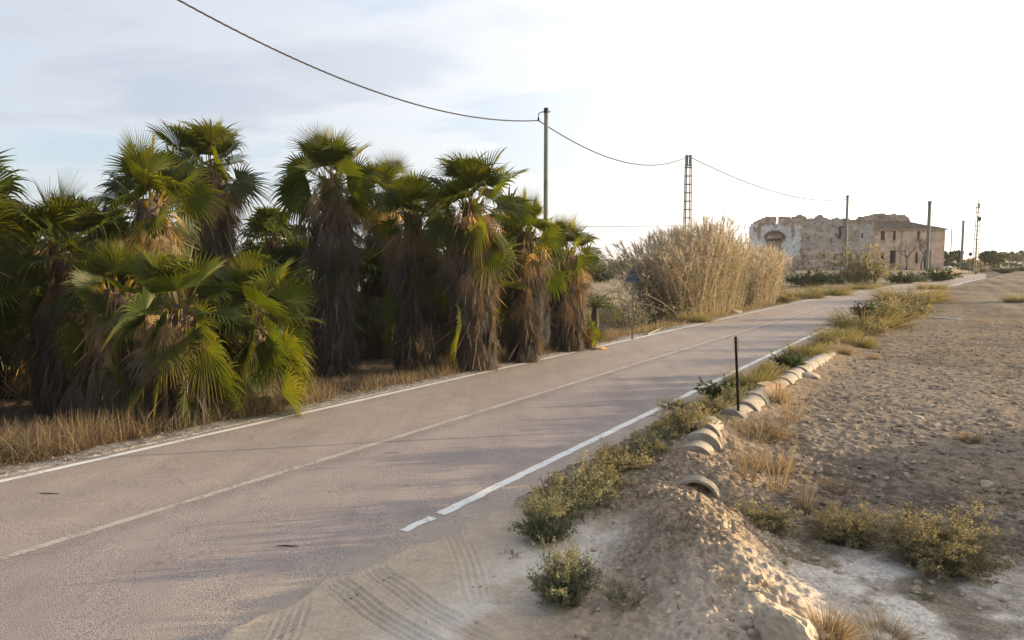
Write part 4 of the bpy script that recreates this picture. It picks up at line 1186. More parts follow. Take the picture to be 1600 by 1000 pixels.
g.build("sign_plate", M['signback'], root)
g = Geo(); tri2 = rounded_tri(wd * .9, hh * .9, R_c); cy_ = hh * .035
tube(g, [(p.x, -.008, zb + cy_ + p.y) for p in tri] [:1] + [(p.x * 1.0, -.008, zb + p.y) for p in tri[1:]] + [(tri[0].x, -.008, zb + tri[0].y)], .010, 5); g.build("folded_rim", M['signback'], root)
g = Geo(); bar(g, (-wd * .22, -.02, zb + hh * .62), (wd * .22, -.02, zb + hh * .62), .035, .03); bar(g, (-wd * .30, -.02, zb + hh * .2), (wd * .1, -.02, zb + hh * .2), .03, .03); g.build("clamp_rail", M['cable'], root)
g = Geo(); box(g, (wd * .27, -.006, zb + hh * .13), (wd * .2, .004, hh * .11)); g.build("maker_plate", M['blacksteel'], root)

# dark marker post with two reflector strips
b = hit(1156, 652); b.z -= .05; H = at(1150, 526, b.y).z - b.z
root = thing("marker_post", "thin dark steel marker post with yellow reflector strips at its top", "marker post", b)
tiltx = (at(1150, 526, b.y).x - b.x)
g = Geo(); bar(g, (0, 0, -.2), (tiltx, 0, H), .055, .012); bar(g, (0, .022, -.2), (tiltx, .022, H), .012, .04)
for z in np.linspace(.15, H - .4, 14): box(g, (tiltx * z / H, -.010, z), (.016, .008, .016))
g.build("steel_section", M['blacksteel'], root)
for sx, za, zb_ in ((-.042, H - .29, H - .025), (.040, H - .27, H - .02)):
    g = Geo(); bar(g, (tiltx * za / H + sx, .012, za), (tiltx * zb_ / H + sx, .012, zb_), .034, .005); g.build("reflector_strip", M['reflector'], root)
b = hit(1288, 524)

# ------------------------------------------------------------------ buried concrete pipe: every collar a section of its own
def arc_shell(g, r, L_, t, a0=-.05, a1=PI + .05, n=22, taper=0., collar=.0, cl=.09):
    """a half shell along +Y, open below; a thicker collar rings its far end"""
    prof = [(0, r), (L_ - cl, r + taper), (L_ - cl, r + taper + collar), (L_, r + taper + collar), (L_, r + taper - t), (0, r - t)]
    A = np.linspace(a0, a1, n); k = len(prof)
    V = np.array([[math.cos(a) * q, y_, math.sin(a) * q] for a in A for y_, q in prof])
    f = [[i * k + j, i * k + (j + 1) % k, (i + 1) * k + (j + 1) % k, (i + 1) * k + j] for i in range(n - 1) for j in range(k)]
    g.add(V, f, .5); b0 = g.n - n * k
    g.F.append(np.array([list(range(b0, b0 + k))])); g.F.append(np.array([list(range(b0 + (n - 1) * k, b0 + n * k))[::-1]]))
def pipe_run(group, pix0, pix1, n, r, up, labels, tilt=.10, seed=1):
    a, b = hit(*pix0), hit(*pix1); d = b - a; d.z = 0; L_ = d.length / n; yaw = math.atan2(-d.x, d.y)
    rg = nr(seed)
    for k in range(n):
        g = Geo(); arc_shell(g, r, L_ * 1.02, .08, taper=.012, collar=.034, cl=L_ * .26)
        # the collar looks towards the camera: turn the section round
        p = a + d * ((k + 1) / n)
        o = g.build("pipe_section", M['concrete'], smooth=False, loc=(p.x, p.y, gz(p.x, p.y) - r + up[k] * r * 2))
        o.rotation_euler = (-tilt * rg.uniform(-.2, 1.2), rg.uniform(-.1, .1), yaw + PI + rg.uniform(-.05, .05))
        tag(o, labels[k], "concrete pipe", group)
near = ["buried pipe collar nearest the camera in the four-collar row, barely above soil", "second pipe collar from the camera in the four-collar row", "third and widest pipe collar in the four-collar row", "farthest pipe collar in the four-collar row, half under soil"]
pipe_run("pipe collars of the nearest row", (1086, 708), (1110, 662), 4, .23, (.15, .25, .31, .26), near, .05, 3)
mid = ["left pipe collar at the marker post's foot, mostly buried", "middle pipe collar right behind the marker post's foot", "right pipe collar beyond the marker post, with a bright sunlit rim"]
pipe_run("pipe collars at the marker post", (1142, 650), (1192, 616), 3, .25, (.16, .25, .29), mid, .045, 5)
word = ["first", "second", "third", "fourth", "fifth", "sixth", "seventh", "eighth", "ninth"]
far = [f"{w_} pipe collar from the clay block in the long row" for w_ in word]
far[0] = "pipe collar touching the clay block at the long row's near end"; far[8] = "last pipe collar at the far end of the long row"
pipe_run("pipe collars of the long row", (1206, 606), (1302, 548), 9, .22, (.18, .23, .25, .26, .24, .26, .24, .20, .16), far, .045, 7)
# open mouth of the pipe under the mound
b = Vector((2.02, 7.92, 0)); yaw = -rad(20)
root = thing("pipe_mouth", "open concrete pipe mouth, dark inside, half buried behind the earth mound", "concrete pipe", (b.x, b.y, float(zroad(to_sl(b.x, b.y)[0])) - .01), None, yaw)
g = Geo(); r = .235; n = 36
prof = [(0, r), (0, r + .03), (.07, r + .05), (.10, r + .05), (.10, r + .01), (.42, r - .01), (.42, r - .05), (.06, r - .03)]
k = len(prof); A = np.arange(n) * 2 * PI / n
V = np.array([[math.cos(a) * q, y_, math.sin(a) * q] for a in A for y_, q in prof])
g.add(V, [[i * k + j, i * k + (j + 1) % k, ((i + 1) % n) * k + (j + 1) % k, ((i + 1) % n) * k + j] for i in range(n) for j in range(k)])
g.build("pipe_barrel", M['concrete'], root)
g = Geo(); rg = nr(4)
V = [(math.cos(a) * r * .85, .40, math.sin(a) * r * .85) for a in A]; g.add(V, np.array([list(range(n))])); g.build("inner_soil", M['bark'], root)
g = Geo()
for q in range(14):
    x0 = rg.uniform(-.16, .16); bar(g, (x0, .12 + rg.uniform(0, .1), -.16), (x0 + rg.uniform(-.08, .08), .05, rg.uniform(-.05, .12)), .006)
g.build("dry_stalks", M['twig'], root)
# clay block, scraps, stick
g = Geo(); q = hit(1206, 614)
box(g, (-.17, 0, .10), (.30, .22, .20), t=.5); box(g, (.03, -.09, .10), (.05, .05, .20)); box(g, (.03, .09, .09), (.05, .05, .18)); box(g, (.13, 0, .09), (.05, .22, .17)); box(g, (.03, 0, .03), (.10, .10, .06))
o = tag(g.build("clay_block", M['brick'], loc=(q.x, q.y, q.z + .02)), "broken orange-tan clay block at the near end of the long pipe row", "block"); o.rotation_euler = (.1, -.06, .5)
def scrap(label, u, v, w_, seed):
    p = hit(u, v); rg = nr(seed); g = Geo(); n = 9
    X_, Y_ = np.meshgrid(np.linspace(-.5, .5, n), np.linspace(-.25, .25, n), indexing='ij')
    Zv = .10 * np.abs(fbm(X_ * 5 + seed, Y_ * 5, seed, 3) - .45) * 4 * w_
    V0 = np.stack([X_ * w_ * 2, Y_ * w_ * 2, Zv + .01], -1).reshape(-1, 3); V1 = V0 - np.array([0, 0, .006])
    i_, j_ = np.meshgrid(np.arange(n - 1), np.arange(n - 1), indexing='ij'); k_ = (i_ * n + j_).ravel()
    f_ = np.stack([k_, k_ + n, k_ + n + 1, k_ + 1], 1); g.add(V0, f_); g.add(V1, f_[:, ::-1])
    o = tag(g.build("plastic_scrap", M['plastic'], loc=(p.x, p.y, p.z + .02)), label, "litter"); o.rotation_euler.z = rg.uniform(0, 3); return o
scrap("crumpled black plastic scrap in the weeds right of the pipe mouth", 1216, 800, .13, 3)
scrap("small black scrap in the field beyond the clay block", 1290, 613, .10, 5)
scrap("dark torn scrap on the right road edge before the far verge clump", 1288, 516, .22, 8)
g = Geo(); a = hit(1458, 498); b = hit(1500, 500); tube(g, [(0, 0, .06), ((b - a).x * .5, (b - a).y * .5, .07), ((b - a).x, (b - a).y, .05)], .035, 8)
tag(g.build("fallen_stick", M['white'], loc=a), "pale straight stick lying in the field beside the verge clump", "stick")

for lb, u, v, ln, sd_ in (("dark twig lying on the road's far lane at the left edge", 78, 774, .26, 1), ("dark torn strip on the near lane in the road's foreground", 450, 857, .20, 2), ("short dark twig on the far lane beyond the centre line", 612, 711, .22, 3)):
    p = hit(u, v); rg = nr(sd_); g = Geo(); a = rg.uniform(-.4, .4); pts = [(ln * (t - .5), rg.uniform(-.02, .02), .038) for t in np.linspace(0, 1, 6)]
    tube(g, pts, [.002, .005, .007, .006, .005, .002], 5); o = tag(g.build("twig", M['dark'], loc=(p.x, p.y, p.z - .01)), lb, "twig"); o.rotation_euler.z = a
# ------------------------------------------------------------------ the ruin and the old farmhouse (world X runs along their fronts)
YB = 118.0
def bx(u): return at(u, 405, YB).x
def bz(v): return at(1320, v, YB).z
Z0 = .75
def wall(name, parent, O, x0, x1, z0, top, holes=(), thick=.6, Y=0., col=None, cell=.19, rough=.05, seed=1, side=False, mat=None):
    """a masonry wall in cells: ragged top, openings left out, real thickness; colour from the function col(x, z)"""
    rng = nr(seed)
    nx = max(2, int(round((x1 - x0) / cell))); xs = np.linspace(x0, x1, nx + 1)
    zmax = max(top(x_) for x_ in xs); nz = max(2, int(round((zmax - z0) / cell))); zs = np.linspace(z0, zmax, nz + 1)
    xc = (xs[:-1] + xs[1:]) / 2; zc = (zs[:-1] + zs[1:]) / 2
    Xc, Zc = np.meshgrid(xc, zc, indexing='ij')
    ok = Zc < np.array([top(q) for q in xc])[:, None]
    for h in holes: ok &= ~h(Xc, Zc)
    XX, ZZ = np.meshgrid(xs, zs, indexing='ij')
    jx = rng.uniform(-rough, rough, XX.shape); jz = rng.uniform(-rough, rough, XX.shape)
    XX = XX + jx; ZZ = ZZ + jz
    dy = rng.uniform(-rough, rough, XX.shape) * .7 + .10 * (fbm(XX * .9, ZZ * .9, seed, 3) - .5)
    m = (nx + 1) * (nz + 1)
    fr = np.stack([XX, np.full_like(XX, Y) + dy, ZZ], -1).reshape(-1, 3); bk = np.stack([XX, np.full_like(XX, Y + thick), ZZ], -1).reshape(-1, 3)
    I = lambda i, j: i * (nz + 1) + j
    F_ = []
    for i in range(nx):
        for j in range(nz):
            if not ok[i, j]: continue
            a, b, c_, d_ = I(i, j), I(i + 1, j), I(i + 1, j + 1), I(i, j + 1)
            F_.append([a, b, c_, d_]); F_.append([m + d_, m + c_, m + b, m + a])
            if i == 0 or not ok[i - 1, j]: F_.append([a, d_, m + d_, m + a])
            if i == nx - 1 or not ok[i + 1, j]: F_.append([b, m + b, m + c_, c_])
            if j == nz - 1 or not ok[i, j + 1]: F_.append([d_, c_, m + c_, m + d_])
            if j == 0 or not ok[i, j - 1]: F_.append([a, m + a, m + b, b])
    V = np.concatenate([fr, bk])
    C = col(V[:, 0], V[:, 2])
    O = np.array(O)
    if side: V = np.stack([V[:, 1], V[:, 0], V[:, 2]], 1)
    g = Geo(); g.add(V - 0, np.array(F_) if not side else np.array(F_)[:, ::-1], .5)
    return g.build(name, mat or M['wall'], parent, False, C)
STONE = np.array([.34, .275, .215]); MORT = np.array([.47, .41, .345]); PLAS = np.array([.66, .67, .69]); CREAM = np.array([.56, .49, .41]); GREYP = np.array([.42, .395, .37]); PINK = np.array([.60, .46, .365]); BARE = np.array([.23, .19, .155])
def lerpc(a, b, f): return a * (1 - f[..., None]) + b * f[..., None]
def base_stone(X, Z, seed=0):
    c = lerpc(STONE[None], MORT[None], sst(.4, .6, fbm(X * 1.3, Z * 1.3, 5 + seed, 4)))
    return lerpc(c, BARE[None], sst(.62, .75, vnoise(X * 2.6, Z * 3.4, 9 + seed)) * .8)
def profile(pts):
    us = [bx(p[0]) for p in pts]; vs = [bz(p[1]) for p in pts]
    return lambda x_: float(np.interp(x_, us, vs) + .22 * (vnoise(np.array([x_ * 3.1]), np.array([.3]), 3)[0] - .5) + .16 * (vnoise(np.array([x_ * 1.1]), np.array([4.3]), 8)[0] - .5))

OX = bx(1172)
ruin = thing("ruined_building", "roofless stone ruin with peeling white plaster and an arched doorway", "ruin", (bx(1255), YB, Z0))
OFF = np.array([bx(1255), YB, Z0])
def rw(name, u0, u1, v0, pts, holes=(), Y=0., thick=.7, col=None, seed=1, par=None, cell=.19, rough=.06):
    tp = profile(pts); par = par or ruin
    loc = par.matrix_basis.translation
    f0 = lambda X, Z: col(X + loc.x, Z + loc.z)
    hs = [(lambda h: (lambda X, Z: h(X + loc.x, Z + loc.z)))(h) for h in holes]
    return wall(name, par, None, bx(u0) - loc.x, bx(u1) - loc.x, v0 - loc.z, lambda q: tp(q + loc.x) - loc.z, hs, thick, Y, f0, cell, rough, seed)
def rect(u0, u1, v0, v1):
    a, b, c_, d_ = bx(u0), bx(u1), bz(v1), bz(v0)
    return lambda X, Z: (X > a) & (X < b) & (Z > c_) & (Z < d_)
# white plastered front with the arch
ax, az_, ar = bx(1209.5), bz(372), bx(1226) - bx(1209.5)
def arch(X, Z): return ((np.abs(X - ax) < (bx(1221) - bx(1209.5))) & (Z < az_))
def col_white(X, Z):
    c = base_stone(X, Z)
    edge = bx(1249.5) + .35 * (vnoise(Z * 1.6, Z * 0 + 2, 4) - .5) - .9 * sst(bz(398), bz(406), Z) * 0
    white = (X < edge) & (Z < bz(352) + .9 * (fbm(X * .8, X * 0, 7, 3) - .5) + .5 * (fbm(X * 3, Z * 3, 8, 2) - .5)) & (Z > bz(398) - 1.4 * (X < bx(1236)) + .6 * (fbm(X * 1.5, Z, 15, 3) - .5))
    # bare strips where the plaster has dropped off
    for u_, vb, w_ in ((1185, 376, .26), (1237, 364, .24), (1238, 376, .1)):
        white &= ~((np.abs(X - bx(u_) - .12 * (vnoise(Z * 2, Z * 0, 3) - .5)) < w_) & (Z > bz(vb)))
    white &= ~(np.hypot((X - ax) * .8, Z - az_) < 1.35) | (np.hypot(X - ax, Z - az_) > 1.6)
    white &= ~(fbm(X * 1.4, Z * 1.4, 33, 4) > .66)
    p = lerpc(PLAS[None], np.array([.56, .59, .64])[None], fbm(X * .7, Z * .4, 12, 4))
    return np.where(white[..., None], p, c)
rw("front_wall", 1172, 1252, Z0 - .6, [(1172, 372), (1173, 352), (1182, 346), (1186, 342), (1197, 339), (1211, 338.5), (1211.5, 350), (1217, 350), (1217.5, 339), (1228, 338), (1234, 340), (1244, 338), (1247, 335), (1252, 337)],
   [arch], 0., .8, col_white, 3)
# brick-lined arch: a relieving ring and the infilled tympanum
g = Geo(); n = 17
for k in range(n):
    a0 = PI * (.12 + .76 * k / n); a1 = PI * (.12 + .76 * (k + .92) / n); am = (a0 + a1) / 2
    m_ = Matrix.Rotation(-(am - PI / 2), 3, 'Y')
    rr_ = ar * 1.02
    box(g, (ax - OFF[0] + math.cos(am) * rr_, -.10, az_ - Z0 - .55 + math.sin(am) * rr_ * .92), (.34, .5, .22), m_.to_4x4())
g.build("arch_ring", M['clod'], ruin)
def col_infill(X, Z): return lerpc(np.array([.52, .41, .29])[None], np.array([.38, .30, .22])[None], fbm(X * 2, Z * 2, 61, 4))
rw("arch_infill", 1197, 1222.5, Z0 - .4, [(1197, 369), (1203, 364.5), (1209, 362.5), (1216, 364), (1222, 369)], [], .28, .3, col_infill, 5)
g = Geo()
for k in range(9): box(g, (ax - OFF[0] + (-1.15 + 2.3 * k / 8), .16, bz(374) - Z0 - .06 * abs(k - 4) * .3), (.17, .22, .34 + .1 * (k % 2)))
g.build("arch_corbels", M['bark'], ruin)
# long stone stretch with patchy cream render
def col_stone(X, Z):
    c = base_stone(X, Z, 2)
    m_ = sst(.44, .54, fbm(X * .55 + 3, Z * .7, 71, 4)) * (Z < bz(349)) * (Z > bz(403))
    c = lerpc(c, np.broadcast_to(CREAM, c.shape), m_ * .85)
    m2 = sst(bz(390), bz(388), Z) * (Z > bz(404)) * .7
    c = lerpc(c, np.broadcast_to(GREYP, c.shape), m2)
    sp = vnoise(X * 1.9, Z * 2.3, 81)
    return lerpc(c, np.broadcast_to(BARE * .8, c.shape), sst(.80, .88, sp))
rw("stone_wall", 1252, 1318, Z0 - .6, [(1252, 337), (1256, 339), (1262, 342), (1272, 341), (1276, 339), (1281, 336), (1285, 338), (1292, 341), (1300, 342), (1306, 341), (1312, 341), (1318, 342)],
   [rect(1312.5, 1315.0, 361, 374)], .25, .8, col_stone, 7)
def col_grey(X, Z):
    c = base_stone(X, Z, 5)
    m_ = (sst(.30, .42, fbm(X * .6, Z * .6, 91, 4))) * (Z < bz(350) + .4 * (fbm(X, Z, 3, 3) - .5))
    return lerpc(c, np.broadcast_to(np.array([.44, .42, .41]), c.shape), m_ * .9)
rw("grey_wall", 1318, 1364, Z0 - .8, [(1318, 341), (1322, 342), (1340, 343), (1352, 344), (1364, 350)], [rect(1343, 1348, 364, 372)], .0, .7, col_grey, 9)
g = Geo(); box(g, (bx(1316) - OFF[0], .18, bz(354.5) - Z0), (bx(1323) - bx(1311), .3, .18)); box(g, (bx(1311.5) - OFF[0], .2, bz(364) - Z0), (.2, .25, 1.8)); g.build("window_lintel", M['dark'], ruin)
# end and rear walls standing behind
rw("rear_wall", 1202, 1362, Z0 - .6, [(1202, 362), (1215, 356), (1240, 352), (1262, 349), (1290, 349), (1330, 347), (1362, 347)], [], 8.5, .7, col_stone, 11, cell=.35)
tp = lambda q: bz(346) - Z0 - .13 * abs(q) + .3 * (vnoise(np.array([q * 2.]), np.array([1.]), 5)[0] - .5)
for u_, sd_ in ((1200, 13), (1252, 15), (1361, 17)):
    g0 = wall("cross_wall", ruin, None, .8, 8.4, -.6, tp, (), .6, bx(u_) - OFF[0], lambda X, Z: base_stone(X, Z, 9), .35, .06, sd_, side=True)
# low front wall with pink render, doorway frame and the sprayed blots on its panel
low = thing("low_wall", "low wall of pink render over rubble in front of the ruin", "wall", (bx(1262), YB - 4, Z0 - .5))
def col_low(X, Z):
    c = lerpc(np.array([.42, .37, .31])[None], np.array([.25, .205, .165])[None], sst(.45, .6, vnoise(X * 2.4, Z * 2.8, 95)))
    m_ = sst(.48, .54, fbm(X * .45, Z * .55, 97, 3) + .08 * sst(bz(418), bz(408), Z) * 2 - .05)
    return lerpc(c, np.broadcast_to(np.array([.58, .44, .355]), c.shape), m_ * .9)
YL = -4 * 1.0
kx = (YB - 4) / YB
rw("rendered_wall", 1234, 1287, Z0 - .9, [(1234, 407), (1240, 406), (1250, 406), (1262, 405.5), (1275, 405), (1287, 405.5)], [], 0., .5, col_low, 21, par=low)
gate = thing("doorway_panel", "dark-framed doorway panel sprayed with white and blue blots beside the low wall", "doorway", (bx(1296), YB - 4, Z0 - .5))
g = Geo(); zt = bz(398) - Z0 + .5; wl = bx(1287) - bx(1296); wr = bx(1312) - bx(1296)
box(g, (wl, -.02, zt / 2), (.13, .16, zt)); box(g, ((wl + wr) / 2, -.02, zt), (wr - wl + .13, .16, .13)); box(g, (wr, -.02, zt / 2), (.13, .16, zt)); box(g, (wl * .0 + .6, -.015, zt / 2), (.09, .13, zt))
g.build("frame", M['dark'], gate)
def col_panel(X, Z):
    c = np.broadcast_to(np.array([.30, .285, .27]), X.shape + (3,)).copy()
    f1 = fbm(X * 1.8, Z * 1.8, 131, 3); lowp = sst(bz(407) - Z0 + .5, bz(410) - Z0 + .5, Z)
    c = lerpc(c, np.broadcast_to(np.array([.66, .70, .72]), c.shape), sst(.40, .46, f1) * lowp)
    c = lerpc(c, np.broadcast_to(np.array([.16, .38, .52]), c.shape), sst(.55, .6, fbm(X * 2.3 + 7, Z * 2.3, 137, 3)) * lowp)
    return lerpc(c, np.broadcast_to(np.array([.04, .05, .07]), c.shape), sst(.66, .69, vnoise(X * 3.1, Z * 3.1, 139)) * lowp)
wall("sprayed_panel", gate, None, wl + .07, wr - .07, -.3, lambda q: zt - .07, (), .12, .06, col_panel, .1, .004, 23)
# wall fragment with a flat top showing over the dark bushes
g = Geo(); q = foot(1290, 440, 97); box(g, (0, 0, .25), (5.2, 1.0, .95)); box(g, (.4, .1, .78), (4.6, .8, .12))
tag(g.build("rubble_slab", M['rock'], loc=q), "low pale slab of old masonry among the dark bushes before the ruin", "masonry")

# farmhouse: pink rendered, two storeys, hipped tile roof
house = thing("farmhouse", "two-storey pink rendered old farmhouse with a low tiled hipped roof", "house", (bx(1418), YB, Z0))
HL, HR = bx(1364), bx(1475); hx = bx(1418); ze = bz(358)
openings = {"window": [(1375.5, 1381.5, 361, 375), (1394, 1399, 361, 376), (1430.5, 1436.5, 360.5, 376), (1447, 1453, 360.5, 376), (1375.5, 1380.5, 395, 405), (1430, 1434.5, 395, 411)], "door": [(1390, 1400.5, 392, 419), (1443.5, 1455, 391, 419)]}
allr = [rect(*o_) for k in openings.values() for o_ in k]
def col_pink(X, Z):
    c = lerpc(PINK[None], np.array([.64, .52, .42])[None], fbm(X * .4, Z * .5, 151, 4))
    c = lerpc(c, np.broadcast_to(np.array([.50, .375, .29]), c.shape), sst(.55, .66, fbm(X * .9, Z * 1.3, 153, 4)) * .7)
    lowm = sst(bz(404), bz(414), Z) * sst(.42, .56, fbm(X * .9, Z * .9, 157, 4))
    c = lerpc(c, base_stone(X, Z, 12), lowm * .85)
    rightm = sst(bx(1455), bx(1462), X) * sst(.40, .6, fbm(X * .8, Z * .8, 163, 4))
    c = lerpc(c, np.broadcast_to(np.array([.55, .39, .29]), c.shape), rightm * .7)
    q_ = (np.abs(X - bx(1409.5)) < .22) | (np.abs(X - bx(1364.5)) < .22)
    c = lerpc(c, np.broadcast_to(np.array([.56, .47, .38]), c.shape), q_ * .7)
    dk = (np.abs(X - bx(1407.6)) < .16)
    return lerpc(c, np.broadcast_to(np.array([.30, .23, .18]), c.shape), dk * .7)
flat = lambda v: [(1364, v), (1475, v)]
rwall = lambda name, u0, u1, v, **k: None
loc = house.matrix_basis.translation
def hwall(name, x0, x1, zt_, holes, Y, side, seed, thick=.5, cell=.16, rough=.012):
    cfun = (lambda X, Z: col_pink(X + loc.x, Z + loc.z)) if not side else (lambda X, Z: col_pink(X * 0 + bx(1470) + X * .1, Z + loc.z))
    hs = [(lambda h: (lambda X, Z: h(X + loc.x, Z + loc.z)))(h) for h in holes]
    return wall(name, house, None, x0, x1, -.6, lambda q: zt_ - loc.z, hs, thick, Y, cfun, cell, rough, seed, side)
hwall("wall", HL - loc.x, HR - loc.x, ze, allr, 0., False, 31)
hwall("wall", .5, 8.0, ze, [], HL - loc.x, True, 33, .5, .5); hwall("wall", .5, 8.0, ze, [], HR - loc.x - .5, True, 35, .5, .5)
hwall("wall", HL - loc.x, HR - loc.x, ze, [], 8.0, False, 37, .5, .5)
for kind, lst in openings.items():
    for o_ in lst:
        x0, x1, zt_, zb_ = bx(o_[0]) - loc.x, bx(o_[1]) - loc.x, bz(o_[2]) - loc.z, bz(o_[3]) - loc.z
        wm, hm = x1 - x0, zt_ - zb_
        g = Geo(); fw = .09
        for c_, s_ in (((x0 + fw / 2, .34, (zt_ + zb_) / 2), (fw, .1, hm)), ((x1 - fw / 2, .34, (zt_ + zb_) / 2), (fw, .1, hm)), (((x0 + x1) / 2, .34, zt_ - fw / 2), (wm - 2 * fw, .1, fw))): box(g, c_, s_)
        if kind == "window": box(g, ((x0 + x1) / 2, .34, zb_ + fw / 2), (wm - 2 * fw, .1, fw))
        fo = g.build(kind, M['dark'], house)
        g = Geo()
        if kind == "window":
            half = o_[0] < 1400 and o_[2] < 380      # left upper windows: one leaf gone
            if half: box(g, (x0 + wm * .72, .36, (zt_ + zb_) / 2), (wm * .36, .05, hm - 2 * fw))
            else:
                for q_ in (.28, .72): box(g, (x0 + wm * q_, .36, (zt_ + zb_) / 2), (wm * .42, .05, hm - 2 * fw))
            g.build("shutter", M['shutter'], fo)
            g = Geo(); box(g, ((x0 + x1) / 2, -.03, zb_ - .05), (wm + .2, .25, .09)); g.build("sill", M['rock'], fo)
        else:
            box(g, (x0 + wm * .78, .38, (zt_ + zb_) / 2 - fw / 2), (wm * .38, .06, hm - fw - .02)); g.build("door_leaf", M['dark'], fo)
# roof with eaves
rx0, rx1, zr = bx(1368) - loc.x, bx(1433) - loc.x, bz(343.5) - loc.z; zl = ze - loc.z; ov = .30
rng = nr(77); g = Geo()
c0_ = [(HL - loc.x - .05, -ov, zl), (HR - loc.x + ov, -ov, zl), (HR - loc.x + ov, 8.5 + ov, zl), (HL - loc.x - .05, 8.5 + ov, zl)]; r0_, r1_ = (rx0 - .3, 4.2, zr), (rx1, 4.2, zr)
def patch(a, b, c_, d_, nu, nv):
    a, b, c_, d_ = map(np.array, (a, b, c_, d_)); U, V_ = np.meshgrid(np.linspace(0, 1, nu), np.linspace(0, 1, nv), indexing='ij')
    P = (a * (1 - U[..., None]) + b * U[..., None]) * (1 - V_[..., None]) + (d_ * (1 - U[..., None]) + c_ * U[..., None]) * V_[..., None]
    P[..., 2] += .035 * np.abs(np.sin(np.arange(nu) * PI / 2))[:, None] + .09 * (fbm(P[..., 0] * .5, P[..., 1] * .5, 3, 3) - .5) * 1.4 + rng.uniform(-.015, .015, U.shape)
    i_, j_ = np.meshgrid(np.arange(nu - 1), np.arange(nv - 1), indexing='ij'); k_ = (i_ * nv + j_).ravel()
    g.add(P.reshape(-1, 3), np.stack([k_, k_ + nv, k_ + nv + 1, k_ + 1], 1)); 
patch(c0_[0], c0_[1], r1_, r0_, 110, 16); patch(c0_[1], c0_[2], r1_, r1_, 70, 16); patch(c0_[2], c0_[3], r0_, r1_, 50, 8); patch(c0_[3], c0_[0], r0_, r0_, 60, 12)
ro = g.build("roof", M['tile'], house)
g = Geo(); bar(g, (c0_[0][0], -ov + .05, zl - .06), (c0_[1][0], -ov + .05, zl - .06), .12, .12); bar(g, (c0_[1][0] - .05, -ov, zl - .06), (c0_[1][0] - .05, 8.7, zl - .06), .1, .1); g.build("eaves", M['rock'], ro)
# crumbling upper block of the ruin showing above the tiles
up_ = thing("ruined_tower_stub", "crumbling rubble stub of an upper storey rising behind the farmhouse roof", "ruin", (bx(1384), YB + 9.5, Z0))
kk = (YB + 9.5) / YB
def bx2(u): return at(u, 405, YB + 9.5).x
us = [(1348, 346), (1350, 341), (1354, 337), (1362, 335), (1372, 334.5), (1380, 334), (1386, 335.5), (1394, 335), (1402, 335), (1410, 336), (1416, 339), (1419, 345)]
lo2 = up_.matrix_basis.translation; X2 = [bx2(p[0]) - lo2.x for p in us]; Zs2 = [at(1380, p[1], YB + 9.5).z - lo2.z for p in us]
wall("rubble_wall", up_, None, X2[0], X2[-1], -.6, lambda q: float(np.interp(q, X2, Zs2) + .25 * (vnoise(np.array([q * 2.6]), np.array([.7]), 6)[0] - .5)), (), .9, 0., lambda X, Z: base_stone(X, Z, 20) * .95, .2, .07, 41)
wall("rubble_wall", up_, None, X2[0] + .3, X2[-1] - .3, -.6, lambda q: float(np.interp(q, X2, Zs2) - .3 + .3 * (vnoise(np.array([q * 2.1]), np.array([5.7]), 6)[0] - .5)), (), .9, 3.5, lambda X, Z: base_stone(X, Z, 21) * .9, .3, .07, 43)

# ------------------------------------------------------------------ trees
def bare_tree(label, u, depth, h, seed, crown=True, spread=1.0, vfoot=None):
    rng = random.Random(seed); b = foot(u, 420, depth); root = thing("bare_tree", label, "tree", b); g = Geo(); tips = []
    def grow(p, d, r, ln, lev):
        n = 4; pts = [p]; q = p.copy(); dd = d.copy()
        for k in range(n):
            dd = (dd + Vector((rng.uniform(-.25, .25), rng.uniform(-.25, .25), rng.uniform(-.05, .2)))).normalized(); q = q + dd * ln / n; pts.append(q.copy())
        tube(g, pts, [r * (1 - .45 * k / n) for k in range(n + 1)], 6 if lev < 2 else 4, .4, False)
        if lev >= 4: tips.append(q); return
        for k in range(rng.choice((2, 3)) if lev else 4):
            a = rng.uniform(0, 2 * PI); s_ = (.95 if lev == 0 else .75) * spread
            nd = (dd * .7 + Vector((math.cos(a) * s_, math.sin(a) * s_, rng.uniform(.0, .5)))).normalized()
            grow(q.copy() if k else q, nd, r * .55, ln * rng.uniform(.5, .68), lev + 1)
    grow(Vector((0, 0, -.2)), Vector((.05, 0, 1)), .17, h * .5, 0)
    g.build("trunk", M['bark'], root)
    g = Geo(); rg = nr(seed); T = np.array([tuple(t) for t in tips]); n = len(T) * 5
    C = np.repeat(T, 5, 0) + rg.normal(0, .18, (n, 3)); d = rg.normal(0, 1, (n, 3)); d /= np.linalg.norm(d, axis=1)[:, None]; e = np.cross(d, [.3, .2, 1.]); s_ = .05
    g.add(np.stack([C - d * s_, C + e * s_ * .5, C + d * s_, C - e * s_ * .5], 1).reshape(-1, 3), np.arange(4 * n).reshape(-1, 4), np.repeat(rg.uniform(.2, .9, n), 4)); g.build("withered_leaves", M['grass'], root)
    return root
bare_tree("gnarled pollarded bare tree before the farmhouse's middle wall", 1416, 115.3, 4.4, 5)
bare_tree("slanting bare tree before the farmhouse's right doorway", 1441, 115.6, 5.4, 8, spread=1.2)

